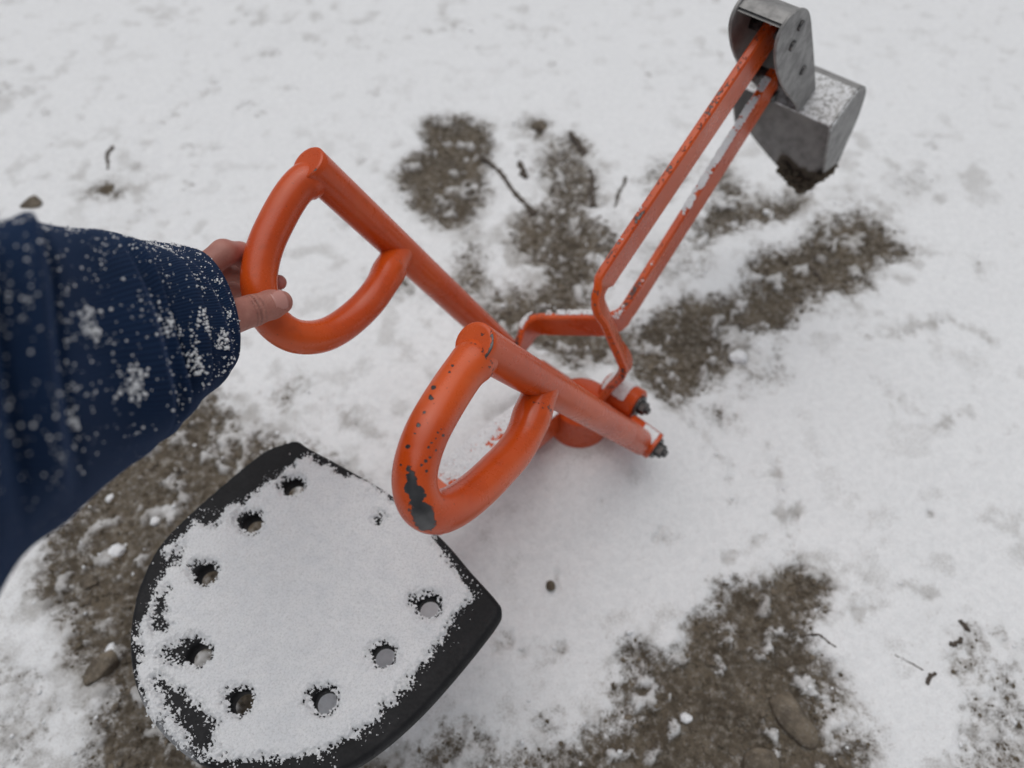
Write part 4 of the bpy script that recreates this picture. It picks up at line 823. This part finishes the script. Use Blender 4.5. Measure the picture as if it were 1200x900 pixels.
stone('snow_lump', 'white lump in the dark soil beside the bucket', 'snow lump', *(0.5433, 1.1634), .012, .010, .008, 0, SNOW, seed=12)
stone('snow_lump', 'pale icy lump in the soil right of the bars', 'snow lump', *(0.4078, 0.7706), .022, .016, .010, .3, SNOW, seed=13)
stone('clod', 'dark earth clod on the snow left of the sticks', 'earth clod', *(-0.8785, 1.2266), .020, .016, .010, .2, SOIL, seed=14)
stone('stone', 'brown stone beside the black seat at far left edge', 'stone', *(-0.6224, 0.3583), .012, .011, .008, .2, STONE, seed=15)
stone('snow_lump', 'ragged white lump beside the left rim of the seat', 'snow lump', *(-0.5611, 0.2592), .009, .015, .007, .3, SNOW, seed=16)
stick('stick', 'thick weathered stick lying across snow between the two mud patches', 'stick', ((-0.0726, 1.3564, 0.0), (-0.0385, 1.3018, 0.0), (0.0, 1.2294, 0.0), (0.0456, 1.1554, 0.0)), .0034, .0062, seed=1)
stick('stick', 'curved dark stick along the right side of the mud patch', 'stick', ((0.1373, 1.4358, 0.0), (0.1655, 1.3657, 0.0), (0.1774, 1.2753, 0.0), (0.173, 1.1796, 0.0)), .0045, .007, seed=2)
stick('twig', 'short dark twig standing out of snow near the thick stick', 'twig', ((0.0155, 1.3167, 0.0), (0.023, 1.287, 0.0), (0.0304, 1.2637, 0.0)), .006, .006, seed=3)
stick('twig', 'thin grey twig on the snow left of the orange bars', 'twig', ((0.2536, 1.2753, 0.0), (0.2363, 1.2294, 0.0), (0.2204, 1.1742, 0.0)), .004, .003, seed=4)
stick('twig', 'forked twig stuck in clean snow at upper left', 'twig', ((-0.914, 1.3719, 0.0), (-0.9158, 1.341, 0.0), (-0.9011, 1.2959, 0.0)), .004, .003, seed=5)
stick('stem', 'thin dark stem on snow beside the lower right mud', 'stem', ((0.4074, 0.2803, 0.0), (0.432, 0.2815, 0.0), (0.4418, 0.272, 0.0), (0.4527, 0.2627, 0.0)), .0017, .0009, seed=6)
stick('stem', 'pale thin stem ending in a brown flake on snow', 'stem', ((0.5317, 0.2534, 0.0), (0.5479, 0.2443, 0.0), (0.5632, 0.233, 0.0)), .0011, .0009, seed=7)
stick('bark_flake', 'brown curled flake at the end of a thin stem', 'bark flake', ((0.5632, 0.2152, 0.0), (0.5685, 0.224, 0.0), (0.5775, 0.2296, 0.0)), .003, .0022, seed=8)
stick('bark_flake', 'upper of two brown flakes on the snow at right', 'bark flake', ((0.6413, 0.2983, 0.0), (0.6448, 0.291, 0.0), (0.6479, 0.2862, 0.0)), .0036, .0024, seed=9)
stick('bark_flake', 'lower of two brown flakes on the snow at right', 'bark flake', ((0.6136, 0.265, 0.0), (0.6225, 0.2697, 0.0), (0.6314, 0.2744, 0.0)), .0036, .0026, seed=10)
stick('twig', 'dark twig across the mud right of the bars', 'twig', ((0.5948, 1.0116, 0.0), (0.6073, 0.9927, 0.0), (0.6152, 0.9695, 0.0)), .004, .003, seed=11)
def fibre():
    p = spline(((-0.5451, 0.5736, 0.04), (-0.5141, 0.5675, 0.045), (-0.491, 0.5635, 0.03), (-0.4623, 0.5513, 0.012)), 8); v, f, _ = tube(p, .0006, 6, .0001); c = v.mean(0); c[2] = v[:, 2].min()
    o = obj('grass_stem', v-c, f, BARK); o.location = c; tag(o, 'hair-thin dark stem on the mud between sleeve and seat', 'stem')
fibre()
